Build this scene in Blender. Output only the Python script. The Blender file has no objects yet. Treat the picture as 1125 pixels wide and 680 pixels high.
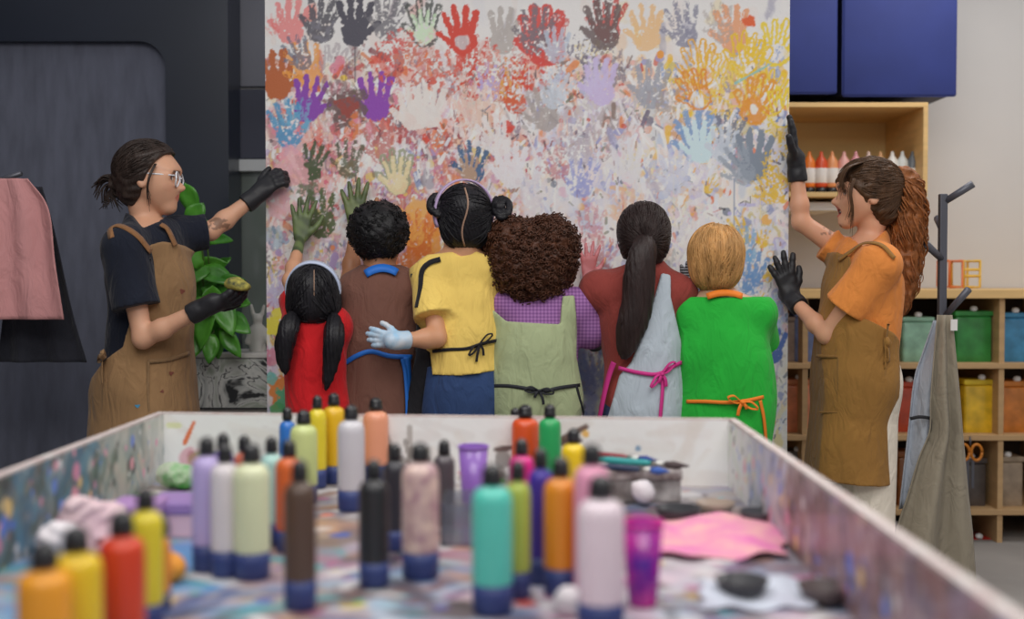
import bpy, math, random
import numpy as np
from math import sin, cos, pi
rng = np.random.RandomState(7)
C = bpy.context.scene.collection
FPX, CX, CY, CAMZ = 1300.0, 562.5, 340.0, 1.2
TH = math.atan(36.0/FPX)
V = lambda *a: np.array(a, float)
def nrm(v):
    v = np.asarray(v, float); return v/max(1e-9, np.linalg.norm(v))
def ray(px, py):
    dx, dz = (px-CX)/FPX, (CY-py)/FPX
    return V(dx, cos(TH)+sin(TH)*dz, -sin(TH)+cos(TH)*dz)
def W(px, py, Y):                      # the point seen at a pixel at distance Y
    d = ray(px, py); return V(0, 0, CAMZ)+d*(Y/d[1])
def WZ(px, py, z):                     # the point seen at a pixel on the level plane z
    d = ray(px, py); return V(0, 0, CAMZ)+d*((z-CAMZ)/d[2])
# ---------------------------------------------------------------- colours
def s2l(c):
    c = np.asarray(c, float); return np.where(c <= .04045, c/12.92, ((c+.055)/1.055)**2.4)
def hx(h):
    return np.array([int(h[i:i+2], 16) for i in (0, 2, 4)])/255.0
GAIN = 1.32
def A(h, g=GAIN):                      # albedo of a colour as it appears under this room's light
    return tuple(np.clip(s2l(hx(h))*g, .003, .86))
# ---------------------------------------------------------------- materials
_m = {}
def mat(name, h, rough=.6, metal=0., bump=None, var=None, stretch=None, sss=0., trans=0., sheen=0., coat=0., aniso=None, emit=None, g=GAIN, spec=.5):
    if name in _m: return _m[name]
    m = bpy.data.materials.new(name); m.use_nodes = True; nt = m.node_tree; b = nt.nodes['Principled BSDF']
    col = A(h, g) if isinstance(h, str) else h
    b.inputs['Base Color'].default_value = (*col, 1); b.inputs['Roughness'].default_value = rough; b.inputs['Metallic'].default_value = metal
    b.inputs['Specular IOR Level'].default_value = spec
    if sss: b.inputs['Subsurface Weight'].default_value = sss; b.inputs['Subsurface Scale'].default_value = .01
    if trans: b.inputs['Transmission Weight'].default_value = trans
    if sheen: b.inputs['Sheen Weight'].default_value = sheen
    if coat: b.inputs['Coat Weight'].default_value = coat; b.inputs['Coat Roughness'].default_value = .1
    tc = nt.nodes.new('ShaderNodeTexCoord'); mp = nt.nodes.new('ShaderNodeMapping'); nt.links.new(tc.outputs['Object'], mp.inputs['Vector'])
    if stretch: mp.inputs['Scale'].default_value = stretch
    if var:
        n = nt.nodes.new('ShaderNodeTexNoise'); n.inputs['Scale'].default_value = var[0]; n.inputs['Detail'].default_value = 5
        nt.links.new(mp.outputs[0], n.inputs['Vector'])
        r = nt.nodes.new('ShaderNodeValToRGB'); r.color_ramp.elements[0].position = .3; r.color_ramp.elements[1].position = .7
        c2 = A(var[1], g) if isinstance(var[1], str) else tuple(np.clip(np.array(col)*(1-var[1]), 0, 1))
        c1 = col if isinstance(var[1], str) else tuple(np.clip(np.array(col)*(1+var[1]), 0, 1))
        r.color_ramp.elements[0].color = (*c2, 1); r.color_ramp.elements[1].color = (*c1, 1)
        nt.links.new(n.outputs['Fac'], r.inputs['Fac']); nt.links.new(r.outputs['Color'], b.inputs['Base Color'])
    if bump:
        n = nt.nodes.new('ShaderNodeTexNoise'); n.inputs['Scale'].default_value = bump[0]; n.inputs['Detail'].default_value = 4
        nt.links.new(mp.outputs[0], n.inputs['Vector']); bp = nt.nodes.new('ShaderNodeBump')
        bp.inputs['Strength'].default_value = bump[1]; bp.inputs['Distance'].default_value = bump[2] if len(bump) > 2 else .005
        nt.links.new(n.outputs['Fac'], bp.inputs['Height']); nt.links.new(bp.outputs[0], b.inputs['Normal'])
    _m[name] = m; return m
def vcmat(name, rough=.6, bump=None, sss=0., coat=0.):
    m = mat(name, 'ffffff', rough, bump=bump, sss=sss, coat=coat); nt = m.node_tree
    a = nt.nodes.new('ShaderNodeAttribute'); a.attribute_name = 'Col'
    nt.links.new(a.outputs['Color'], nt.nodes['Principled BSDF'].inputs['Base Color']); return m
# ---------------------------------------------------------------- objects
def link(name, me, m, parent=None, smooth=True, local=False):
    o = bpy.data.objects.new(name, me); C.objects.link(o)
    for x in (m if isinstance(m, (list, tuple)) else [m]): me.materials.append(x)
    if smooth: me.polygons.foreach_set('use_smooth', [True]*len(me.polygons))
    if parent is not None:
        o.parent = parent
        if not local: o.matrix_parent_inverse = parent.matrix_world.inverted()
    return o
def npmesh(name, vs, fs):              # numpy verts (N,3), quads (M,4)
    me = bpy.data.meshes.new(name); vs = np.ascontiguousarray(vs, np.float32); fs = np.ascontiguousarray(fs, np.int32)
    me.vertices.add(len(vs)); me.vertices.foreach_set('co', vs.ravel())
    n, k = fs.shape
    me.loops.add(n*k); me.loops.foreach_set('vertex_index', fs.ravel())
    me.polygons.add(n); me.polygons.foreach_set('loop_start', np.arange(0, n*k, k, dtype=np.int32))
    me.update(calc_edges=True); me.validate(); return me
def setcol(me, col):
    a = me.color_attributes.new('Col', 'FLOAT_COLOR', 'POINT')
    a.data.foreach_set('color', np.hstack([col, np.ones((len(col), 1))]).astype(np.float32).ravel())
def tag(o, label=None, cat=None, group=None, kind=None):
    if label: o['label'] = label
    if cat: o['category'] = cat
    if group: o['group'] = group
    if kind: o['kind'] = kind
    return o
def thing(name, label, cat, loc, group=None, rz=0):
    o = bpy.data.objects.new(name, None); C.objects.link(o); o.location = tuple(loc); o.rotation_euler = (0, 0, rz); o.empty_display_size = .05
    bpy.context.view_layer.update(); return tag(o, label, cat, group)
class MB:                              # collects shapes into ONE mesh
    def __init__(s): s.v, s.f, s.mi, s.cur = [], [], [], 0
    def add(s, vs, fs):
        n = len(s.v); s.v += [tuple(map(float, v)) for v in vs]; s.f += [tuple(n+i for i in f) for f in fs]; s.mi += [s.cur]*len(fs); return s
    def box(s, a, b, R=None, c=None, bev=0.):
        a, b = np.array(a, float), np.array(b, float); a, b = np.minimum(a, b), np.maximum(a, b)
        import bmesh
        bm = bmesh.new(); bmesh.ops.create_cube(bm, size=1)
        for v in bm.verts: v.co = [(a[i]+b[i])/2+v.co[i]*(b[i]-a[i]) for i in range(3)]
        if bev: bmesh.ops.bevel(bm, geom=bm.edges[:], offset=bev, segments=2, affect='EDGES', profile=.5)
        bm.verts.index_update(); vs = [np.array(v.co) for v in bm.verts]; fs = [[v.index for v in f.verts] for f in bm.faces]; bm.free()
        if R is not None: vs = [c+R@(v-c) for v in vs]
        return s.add(vs, fs)
    def tube(s, path, r, n=8, cap=True, flat=None):
        P = np.array(path, float); k = len(P); r = np.broadcast_to(np.asarray(r, float), (k,)) if np.ndim(r) < 1 or len(r) == k else np.interp(np.linspace(0, 1, k), np.linspace(0, 1, len(r)), r)
        T = np.gradient(P, axis=0); T /= np.maximum(np.linalg.norm(T, axis=1, keepdims=True), 1e-9)
        u = nrm(np.cross(T[0], V(.3, .5, .81))); vs = []
        for i in range(k):
            u = nrm(u-T[i]*np.dot(u, T[i])); w = np.cross(T[i], u)
            for q in range(n):
                a = 2*pi*q/n; vs.append(P[i]+r[i]*(cos(a)*u+sin(a)*w))
        fs = [(i*n+q, i*n+(q+1) % n, (i+1)*n+(q+1) % n, (i+1)*n+q) for i in range(k-1) for q in range(n)]
        if cap: fs += [tuple(range(n))[::-1], tuple((k-1)*n+q for q in range(n))]
        return s.add(vs, fs)
    def lathe(s, prof, c=(0, 0, 0), n=20, sx=1., sy=1.):   # prof: [(r,z)]
        vs = [(c[0]+r*cos(2*pi*q/n)*sx, c[1]+r*sin(2*pi*q/n)*sy, c[2]+z) for r, z in prof for q in range(n)]
        k = len(prof); fs = [(i*n+q, i*n+(q+1) % n, (i+1)*n+(q+1) % n, (i+1)*n+q) for i in range(k-1) for q in range(n)]
        if prof[0][0] > 1e-4: fs.append(tuple(range(n))[::-1])
        if prof[-1][0] > 1e-4: fs.append(tuple((k-1)*n+q for q in range(n)))
        return s.add(vs, fs)
    def ribbon(s, P, N, w, t=.003):     # a flat band along P, lying across the normals N
        P, N = np.array(P, float), np.array(N, float); k = len(P); w = np.interp(np.linspace(0, 1, k), np.linspace(0, 1, len(np.atleast_1d(w))), np.atleast_1d(w))
        T = np.gradient(P, axis=0); vs = []
        for i in range(k):
            n_ = nrm(N[i]); b = nrm(np.cross(nrm(T[i]), n_))*w[i]/2; n_ = n_*t/2
            vs += [P[i]-b-n_, P[i]+b-n_, P[i]+b+n_, P[i]-b+n_]
        fs = [(i*4+q, i*4+(q+1) % 4, (i+1)*4+(q+1) % 4, (i+1)*4+q) for i in range(k-1) for q in range(4)]
        fs += [(3, 2, 1, 0), tuple((k-1)*4+q for q in range(4))]
        return s.add(vs, fs)
    def build(s, name, m, parent=None, smooth=True, fix=True, local=False):
        me = bpy.data.meshes.new(name); me.from_pydata(s.v, [], s.f); me.update()
        o = link(name, me, m, parent, smooth, local); me.polygons.foreach_set('material_index', s.mi)
        if fix:
            import bmesh
            bm = bmesh.new(); bm.from_mesh(me); bmesh.ops.recalc_face_normals(bm, faces=bm.faces[:]); bm.to_mesh(me); bm.free()
        return o
def sharp(o, deg=35):
    me = o.data
    import bmesh
    bm = bmesh.new(); bm.from_mesh(me)
    for e in bm.edges:
        if len(e.link_faces) == 2 and e.calc_face_angle(0) > math.radians(deg): e.smooth = False
    bm.to_mesh(me); bm.free(); return o
def spline(pts, n=24):                 # Catmull-Rom through the points
    P = np.array(pts, float); P = np.vstack([2*P[0]-P[1], P, 2*P[-1]-P[-2]]); out = []
    m = len(P)-3
    for t in np.linspace(0, m-1e-6, n):
        i = int(t); u = t-i; a, b, c, d = P[i:i+4]
        out.append(.5*((2*b)+(-a+c)*u+(2*a-5*b+4*c-d)*u*u+(-a+3*b-3*c+d)*u**3))
    return np.array(out)
# ---------------------------------------------------------------- smooth solids (distance fields meshed into one skin)
def cone(a, b, ra, rb, k=.02, flat=None, cap=False, sub=False):
    return dict(t='c', a=np.array(a, float), b=np.array(b, float), ra=ra, rb=rb, k=k, flat=flat, cap=cap, sub=sub)
def ell(c, r, R=None, k=.02, sub=False):
    return dict(t='e', c=np.array(c, float), r=np.array(r, float), R=np.eye(3) if R is None else np.array(R, float), k=k, sub=sub)
def infl(ps, g, k=None):
    out = []
    for p in ps:
        if p['sub']: continue
        q = dict(p)
        if q['t'] == 'c': q['ra'] = q['ra']+g; q['rb'] = q['rb']+g
        else: q['r'] = q['r']+g
        if k: q['k'] = k
        out.append(q)
    return out
def bbox(p):
    if p['t'] == 'c':
        m = max(p['ra'], p['rb'])
        return np.minimum(p['a'], p['b'])-m, np.maximum(p['a'], p['b'])+m
    e = np.sqrt(((p['R']*p['r'][:, None])**2).sum(0)); return p['c']-e, p['c']+e
def ev(p, X, Y, Z):
    if p['t'] == 'c':
        a, ba = p['a'], p['b']-p['a']; x, y, z = X-a[0], Y-a[1], Z-a[2]
        capd = None
        if p['cap']:
            L = np.linalg.norm(ba); u = ba/max(L, 1e-9); capd = x*u[0]+y*u[1]+z*u[2]-L
        if p['flat']:
            n, f = p['flat']; g = (1/f-1); dt = (x*n[0]+y*n[1]+z*n[2])*g; x, y, z = x+dt*n[0], y+dt*n[1], z+dt*n[2]; ba = ba+np.dot(ba, n)*g*np.array(n)
        t = np.clip((x*ba[0]+y*ba[1]+z*ba[2])/max(np.dot(ba, ba), 1e-9), 0, 1)
        d = np.sqrt((x-t*ba[0])**2+(y-t*ba[1])**2+(z-t*ba[2])**2)-(p['ra']+(p['rb']-p['ra'])*t)
        return d if capd is None else np.maximum(d, capd)
    x, y, z = X-p['c'][0], Y-p['c'][1], Z-p['c'][2]; R, r = p['R'], p['r']
    u = [(R[i, 0]*x+R[i, 1]*y+R[i, 2]*z) for i in range(3)]
    k0 = np.sqrt((u[0]/r[0])**2+(u[1]/r[1])**2+(u[2]/r[2])**2); k1 = np.sqrt((u[0]/r[0]**2)**2+(u[1]/r[1]**2)**2+(u[2]/r[2]**2)**2)
    return k0*(k0-1)/np.maximum(k1, 1e-6)
def comb2(D, d, p):
    k = p['k']
    if p['sub']:
        h = np.maximum(k-np.abs(D+d), 0)/k; return np.maximum(D, -d)+h*h*k/4
    h = np.maximum(k-np.abs(D-d), 0)/k; return np.minimum(D, d)-h*h*k/4
def evs(ps, P):
    D = np.full(len(P), 1e3)
    for p in ps: D = comb2(D, ev(p, P[:, 0], P[:, 1], P[:, 2]), p)
    return D
def grad(ps, P, e=.003):
    g = np.stack([evs(ps, P+np.eye(3)[i]*e)-evs(ps, P-np.eye(3)[i]*e) for i in range(3)], 1)
    return g/np.maximum(np.linalg.norm(g, axis=1, keepdims=True), 1e-9)
def hits(ps, px, off=0.):              # where the sight lines through pixels meet the solid, lifted by off
    R = np.array([ray(*p) for p in px]); R /= np.linalg.norm(R, axis=1, keepdims=True); O = V(0, 0, CAMZ)
    lo = min(bbox(p)[0][1] for p in ps); t = np.full(len(R), max(.3, lo-.1)); best = np.full(len(R), 1e3); bt = t.copy()
    for _ in range(70):
        d = evs(ps, O+R*t[:, None]); b = d < best; best = np.where(b, d, best); bt = np.where(b, t, bt); t = t+np.clip(d*.7, .0003, .2)*(d > .0004)
    P = O+R*bt[:, None]; n = grad(ps, P); P = P+n*(off-np.minimum(best, .02))[:, None]*1.0
    return P, n
def sn(X, Y, Z, f, seed, n=5):         # cheap smooth noise, about -1..1
    r = np.random.RandomState(seed); f = np.broadcast_to(f, (3,)); s = 0
    for _ in range(n):
        d = nrm(r.randn(3))*f*(.6+.9*r.rand()); s = s+np.sin(d[0]*X+d[1]*Y+d[2]*Z+r.rand()*6.28)
    return s/n*1.6
def solid(ps, h, post=None, pad=.03):
    bb = [bbox(p) for p in ps if not p['sub']]
    lo = np.min([b[0] for b in bb], 0)-pad; hi = np.max([b[1] for b in bb], 0)+pad
    ax = [np.arange(lo[i], hi[i]+h, h) for i in range(3)]
    G = [ax[0][:, None, None], ax[1][None, :, None], ax[2][None, None, :]]
    D = np.full([len(a) for a in ax], 1.0, np.float32)
    for p in ps:
        b = bbox(p); m = pad+p['k']
        s = tuple(slice(max(0, int((b[0][i]-m-lo[i])/h)), max(0, int((b[1][i]+m-lo[i])/h)+2)) for i in range(3))
        if min(q.stop-q.start for q in s) <= 0: continue
        blk = D[s]
        if blk.size: D[s] = comb2(blk, ev(p, G[0][s[0]], G[1][:, s[1]], G[2][:, :, s[2]]).astype(np.float32), p)
    if post: D = post(G[0], G[1], G[2], D).astype(np.float32)
    D[0] = D[-1] = 1; D[:, 0] = D[:, -1] = 1; D[:, :, 0] = D[:, :, -1] = 1
    return nets(D, lo, h)
def nets(D, lo, h):
    s = D < 0; n = [k-1 for k in D.shape]
    c = np.zeros(n, np.int8)
    for i in (0, 1):
        for j in (0, 1):
            for k in (0, 1): c += s[i:n[0]+i, j:n[1]+j, k:n[2]+k]
    mask = (c > 0) & (c < 8); I = np.argwhere(mask); idx = np.full(n, -1, np.int32); idx[mask] = np.arange(len(I))
    P = np.zeros((len(I), 3)); N = np.zeros(len(I))
    co = [(i, j, k) for i in (0, 1) for j in (0, 1) for k in (0, 1)]
    for a in co:
        for q in range(3):
            if a[q]: continue
            b = list(a); b[q] = 1
            va = D[I[:, 0]+a[0], I[:, 1]+a[1], I[:, 2]+a[2]]; vb = D[I[:, 0]+b[0], I[:, 1]+b[1], I[:, 2]+b[2]]
            x = (va < 0) != (vb < 0); t = np.where(x, va/np.where(x, va-vb, 1), 0)
            e = np.array(a, float)[None]+t[:, None]*(np.array(b)-np.array(a))[None]
            P += e*x[:, None]; N += x
    vs = lo+h*(I+P/N[:, None]); F = []
    for q in range(3):
        u, v = (q+1) % 3, (q+2) % 3
        sl0 = [slice(None)]*3; sl1 = [slice(None)]*3; sl0[q] = slice(0, -1); sl1[q] = slice(1, None)
        a, b = s[tuple(sl0)], s[tuple(sl1)]
        E = np.argwhere(a != b)
        ok = (E[:, u] > 0) & (E[:, v] > 0) & (E[:, u] < n[u]) & (E[:, v] < n[v]); E = E[ok]
        ins = a[E[:, 0], E[:, 1], E[:, 2]]; Q = []
        for du, dv in ((1, 1), (0, 1), (0, 0), (1, 0)):
            e = E.copy(); e[:, u] -= du; e[:, v] -= dv; Q.append(idx[e[:, 0], e[:, 1], e[:, 2]])
        Q = np.stack(Q, 1); Q = np.where(ins[:, None], Q, Q[:, ::-1]); F.append(Q)
    return vs, np.vstack(F)
def sdpoly(X, Z, poly):                # signed distance to an outline in the X-Z plane, negative inside
    P = np.array(poly, float); n = len(P); d = None; sgn = np.ones(np.broadcast(X, Z).shape)
    for i in range(n):
        a, b = P[i], P[i-1]; ex, ez = b-a; wx, wz = X-a[0], Z-a[1]
        t = np.clip((wx*ex+wz*ez)/max(ex*ex+ez*ez, 1e-12), 0, 1); dd = (wx-ex*t)**2+(wz-ez*t)**2; d = dd if d is None else np.minimum(d, dd)
        c1 = Z >= a[1]; c2 = Z < b[1]; c3 = ex*wz > ez*wx
        sgn = np.where((c1 & c2 & c3) | (~c1 & ~c2 & ~c3), -sgn, sgn)
    return np.sqrt(d)*sgn
def outline(pts, Y): return [(W(x, y, Y)[0], W(x, y, Y)[2]) for x, y in pts]
def skin_obj(name, ps, h, m, parent, post=None, colf=None, pad=.03):
    vs, fs = solid(ps, h, post, pad); me = npmesh(name, vs, fs)
    if colf is not None: setcol(me, colf(np.array([v for v in vs])))
    return link(name, me, m, parent)
# ================================================================ people
UP = V(0, 0, 1)
def frame(fwd, up=UP):
    f = nrm(fwd); r = nrm(np.cross(f, up)); return np.array([f, -r, np.cross(r, f)])      # rows: forward, left, up
def hand(wr, d, pn, th, L, spread=.18, curl=.15, thumb_out=1., g=0., curls=None):
    """A palm and five fingers. d: along the hand, pn: the way the palm faces, th: the side the thumb is on."""
    d = nrm(d); pn = nrm(np.array(pn)-d*np.dot(pn, d)); lat = np.cross(d, pn); lat = lat*np.sign(np.dot(lat, th) or 1)
    P = []; wr = np.array(wr, float)
    offs = [.155, .052, -.052, -.15]; flen = [.40, .46, .42, .32]; klen = [.50, .52, .495, .455]
    for i in range(4):
        kn = wr+d*klen[i]*L+lat*offs[i]*L
        P.append(cone(wr+lat*offs[i]*.5*L+d*.05*L, kn, .078*L+g, .066*L+g, .05*L, flat=(pn, .8)))
        dirv = nrm(d+lat*spread*(1.5-i)*.9); p = kn; c = 0
        for s, (fr, r0, r1) in enumerate(((.44, .058, .052), (.31, .052, .047), (.25, .047, .038))):
            c += (curls[i] if curls else curl)*(.8 if s == 0 else 1.0); v = dirv*cos(c)+pn*sin(c); q = p+v*flen[i]*fr*L
            P.append(cone(p, q, r0*L+g, r1*L+g, .018*L)); p = q
    t0 = wr+d*.1*L+lat*.1*L+pn*.03*L; t1 = wr+d*.30*L+lat*(.22+.08*thumb_out)*L+pn*.06*L; t2 = wr+d*.45*L+lat*(.26+.14*thumb_out)*L+pn*.09*L; t3 = wr+d*.57*L+lat*(.27+.18*thumb_out)*L+pn*.11*L
    P += [cone(t0, t1, .085*L+g, .066*L+g, .05*L), cone(t1, t2, .062*L+g, .054*L+g, .02*L), cone(t2, t3, .054*L+g, .042*L+g, .015*L)]
    return P
def head_prims(c, fwd, up, H, kid=False, smile=0.):
    R = frame(fwd, up); q = lambda x, y, z: np.array(c)+H*(x*R[0]+y*R[1]+z*R[2]); E = lambda x, y, z, r, k=.03, sub=False: ell(q(x, y, z), np.array(r)*H, R, k*H/.22, sub)
    P = [E(-.06, 0, .13, (.43, .335, .37)), E(.14, 0, -.08, (.235, .245, .30), .05)]
    for s in (1, -1):
        P.append(cone(q(-.01, s*.19, -.19), q(.25, s*.055, -.405), .08*H, .066*H, .03))
        P.append(E(.21, s*.15, -.09, (.11, .09, .09), .05))
    P.append(E(.295, 0, -.42, (.085, .09, .07), .025))
    P.append(E(.27, 0, -.24, (.11, .15, .12), .03))
    P.append(E(.3, 0, .1, (.1, .24, .06), .04))
    for s in (1, -1): P.append(E(.395, s*.145, .02, (.075, .085, .052), .03, True))
    for s in (1, -1): P.append(E(.305, s*.145, .02, (.055, .062, .052), .008))
    P += [cone(q(.355, 0, .06), q(.468, 0, -.11), .028*H, .036*H, .012), cone(q(.445, 0, -.125), q(.34, 0, -.16), .033*H, .045*H, .012)]
    for s in (1, -1): P.append(E(.40, s*.05, -.13, (.045, .036, .034), .012))
    w = .085+.03*smile; op = .035*smile
    P += [cone(q(.385, 0, -.232+op), q(.315, w, -.245+op*1.4), .026*H, .014*H, .008), cone(q(.385, 0, -.232+op), q(.315, -w, -.245+op*1.4), .026*H, .014*H, .008)]
    P += [cone(q(.376, 0, -.282-op), q(.315, w*.9, -.265+op*.5), .028*H, .014*H, .008), cone(q(.376, 0, -.282-op), q(.315, -w*.9, -.265+op*.5), .028*H, .014*H, .008)]
    if smile: P.append(E(.38, 0, -.262, (.07, w*.85, .026+.02*smile), .006, True))
    for s in (1, -1):
        P.append(ell(q(-.06, s*.345, -.04), np.array((.085, .045, .13))*H, R, .012))
        P.append(ell(q(-.04, s*.392, -.03), np.array((.045, .026, .08))*H, R, .008, True))
    P.append(cone(q(-.10, 0, -.12), q(-.13, 0, -.42), .19*H, .18*H, .022))
    return P
def skull(c, fwd, up, H, g=.012):      # the scalp, lifted by g
    R = frame(fwd, up); q = lambda x, y, z: np.array(c)+H*(x*R[0]+y*R[1]+z*R[2])
    return [ell(q(-.06, 0, .13), np.array((.43, .335, .37))*H+g, R, .03)]
def body_prims(j, s=1.0, pre_hand=None):
    F = nrm(j['F']); R = np.cross(F, UP); up = nrm(j.get('up', UP)); ax = np.array([R, F, UP]); D = {}
    cw, cd, ch = j['chest_r']; ww, wd = j['waist_r']; pw, pd, ph = j['pelvis_r']
    D['torso'] = [ell(j['chest'], (cw, cd, ch), ax, .06), ell(j['waist'], (ww, wd, ch*.95), ax, .07), ell(j['pelvis'], (pw, pd, ph), ax, .07)]
    um = (np.array(j['shL'])+j['shR'])/2
    D['torso'] += [cone(j['shL'], um, .05*s, .062*s, .05), cone(j['shR'], um, .05*s, .062*s, .05)]
    D['neck'] = [cone(j['headb'], j['neck'], .048*s, .052*s, .02), cone(j['neck'], um-UP*.02, .052*s, .07*s, .04)]
    for k in 'LR':
        D['torso'].append(cone(j['neck'], j['sh'+k], .045*s, .048*s, .05))
        D['up'+k] = [cone(j['sh'+k], j['el'+k], .05*s, .038*s, .03)]
        m = j['el'+k]+(np.array(j['wr'+k])-j['el'+k])*.3
        D['fo'+k] = [cone(j['el'+k], m, .037*s, .039*s, .02), cone(m, j['wr'+k], .038*s, .026*s, .02)]
        sg = 1 if k == 'R' else -1
        hip = np.array(j['pelvis'])+R*sg*pw*.5-UP*.04; kn = j.get('kn'+k, V(hip[0], hip[1]+.01, hip[2]*.53)); an = j.get('an'+k, V(kn[0], kn[1]+.0, .07))
        D['leg'+k] = [cone(hip, kn, .078*s, .054*s, .05), cone(kn, kn+(an-kn)*.35-F*.012, .052*s, .056*s, .03), cone(kn+(an-kn)*.35-F*.012, an, .054*s, .036*s, .03)]
        D['foot'+k] = [cone(an-UP*.02-F*.02, an-UP*.045+F*.13*s, .036*s, .026*s, .03), ell(an-UP*.042+F*.05*s, (.04*s, .09*s, .024), ax, .03)]
        D['hand'+k] = hand(j['wr'+k], *j['hand'+k][:4], **j['hand'+k][4]) if j.get('hand'+k) else []
    D['head'] = head_prims(j['head'], j['hf'], j.get('hu', UP), j['H'], smile=j.get('smile', 0))
    return D
def allp(D): return [p for k in ('torso', 'neck', 'upL', 'upR', 'foL', 'foR', 'legL', 'legR', 'footL', 'footR', 'handL', 'handR') for p in D[k]]+[p for p in D['head'] if not p['sub']]+[p for p in D['head'] if p['sub']]
def skin_colour(j, tone, lip, brow, extra=None, glasses=None):
    R = frame(j['hf'], j.get('hu', UP)); H = j['H']; t = np.array(A(tone)); lp = np.array(A(lip)); br = np.array(A(brow)); sm = j.get('smile', 0)
    def f(P):
        col = np.repeat(t[None], len(P), 0); n = sn(P[:, 0], P[:, 1], P[:, 2], 60, 3)[:, None]; col = col*(1+.04*n)
        Q = (P-np.array(j['head']))/H; x, y, z = Q@R[0], Q@R[1], Q@R[2]; ay = np.abs(y)
        def mix(m, c):
            nonlocal col; m = np.clip(m, 0, 1)[:, None]; col = col*(1-m)+np.array(c)[None]*m
        mix(((x > .1) & (((x-.26)/.12)**2+((ay-.2)/.11)**2+((z+.12)/.09)**2 < 1))*.10, lp)
        op = .035*sm; lz = np.abs(z+.258); mw = .1+.03*sm
        mix(((x > .29) & (ay < mw) & (lz < (.052+op)*(1-(ay/mw)**2*.7)))*.85, lp)
        if sm: mix(((x > .26) & (x < .375) & (ay < .1) & (lz < .034)), A('5a1f1e')); mix(((x > .26) & (x < .37) & (ay < .095) & (z > -.262) & (z < -.232)), A('d8d0c8'))
        e = ((ay-.145)/.065)**2+((z-.02)/.036)**2
        mix((x > .22) & (e < 1), A('d0c8c4')); mix((x > .22) & (((ay-.145)/.034)**2+((z-.02)/.034)**2 < 1), A('1c1412'))
        mix(((x > .2) & (e < 1.55) & (z > .035)), A('2a1c18'))
        mix(((x > .18) & (ay > .055) & (ay < .25) & (np.abs(z-.115+.25*(ay-.15)**2*4) < .018))*.8, br)
        if extra: col = extra(P, col)
        return col
    return f
def folds(amp, f, seed):
    return lambda X, Y, Z, D: D+amp*sn(X, Y, Z, f, seed)
def cut(poly, amp=0., f=(40, 40, 14), seed=1, also=None):
    def g(X, Y, Z, D):
        if amp: D = D+amp*sn(X, Y, Z, f, seed)
        for pl in ([poly] if isinstance(poly[0][0], float) else poly): D = np.maximum(D, sdpoly(X, Z, pl))
        if also: D = np.maximum(D, also(X, Y, Z))
        return D
    return g
def half(c, n): # keeps what lies behind the plane through c with normal n
    n = nrm(n); return lambda X, Y, Z: (X-c[0])*n[0]+(Y-c[1])*n[1]+(Z-c[2])*n[2]
def sleeve(j, k, fr, r0, r1, s=1.):
    a, b = np.array(j['sh'+k]), np.array(j['el'+k])
    if fr <= 1: return [cone(a, a+(b-a)*fr, r0, r1, .03, cap=True)]
    w = np.array(j['wr'+k]); return [cone(a, b, r0, r1, .03), cone(b, b+(w-b)*(fr-1), r1, r1*.8, .03, cap=True)]
def strands(name, ps, seeds, flow, m, parent, n=9, step=.016, r=.0018, lift=.001, keep=None, jitter=.12, seed=1):
    """Hair combed over a solid: seeds walk along flow(P) while held on the surface."""
    rr = np.random.RandomState(seed); P = np.array(seeds, float); off = lift+rr.rand(len(P))*.002; path = []
    J = rr.randn(len(P), 3)*jitter
    for i in range(n):
        g = grad(ps, P); P = P-g*(np.clip(evs(ps, P), -.05, .05)-off)[:, None]; path.append(P.copy())
        d = flow(P); d = d/np.maximum(np.linalg.norm(d, axis=1, keepdims=True), 1e-6)+J; d = d-g*(d*g).sum(1, keepdims=True); P = P+d/np.maximum(np.linalg.norm(d, axis=1, keepdims=True), 1e-6)*step
    path = np.stack(path, 1); mb = MB()
    for q in path:
        if keep is not None and not keep(q).all(): 
            ok = keep(q); k = int(np.argmin(ok)) if not ok.all() else len(q)
            if k < 3: continue
            q = q[:k]
        mb.tube(q, [r*.7, r, r, r*.5], 5)
    return mb.build(name, m, parent, fix=False)
def sphere_seeds(c, rad, n, seed, cond=None):
    r = np.random.RandomState(seed); d = r.randn(n*3, 3); d /= np.linalg.norm(d, axis=1, keepdims=True)
    if cond is not None: d = d[cond(d)]
    return np.array(c)+d[:n]*rad
def coils(ps, n, seed, rad=.011, r=.0022, turns=2, hgt=.02, cond=None, c=None, size=.2):
    """Short curls standing on a solid's surface."""
    rr = np.random.RandomState(seed); d = rr.randn(n, 3); d /= np.linalg.norm(d, axis=1, keepdims=True); P = np.array(c)+d*size
    for _ in range(12): P = P-grad(ps, P)*np.clip(evs(ps, P), -.03, .03)[:, None]
    N = grad(ps, P); mb = MB()
    for p, q in zip(P, N):
        if cond is not None and not cond(p): continue
        q = nrm(q+rr.randn(3)*.35); u = nrm(np.cross(q, rr.randn(3))); w = np.cross(q, u); a0 = rr.rand()*6.28; R_ = rad*(.6+.7*rr.rand()); h = hgt*(.6+.8*rr.rand())
        t = np.linspace(0, 1, 12*turns//2+1); a = a0+t*turns*2*pi
        mb.tube(p[None]-q*.006+q[None]*(t*h)[:, None]+(np.cos(a)[:, None]*u+np.sin(a)[:, None]*w)*(R_*(1-.35*t))[:, None], r, 4)
    return mb
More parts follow.
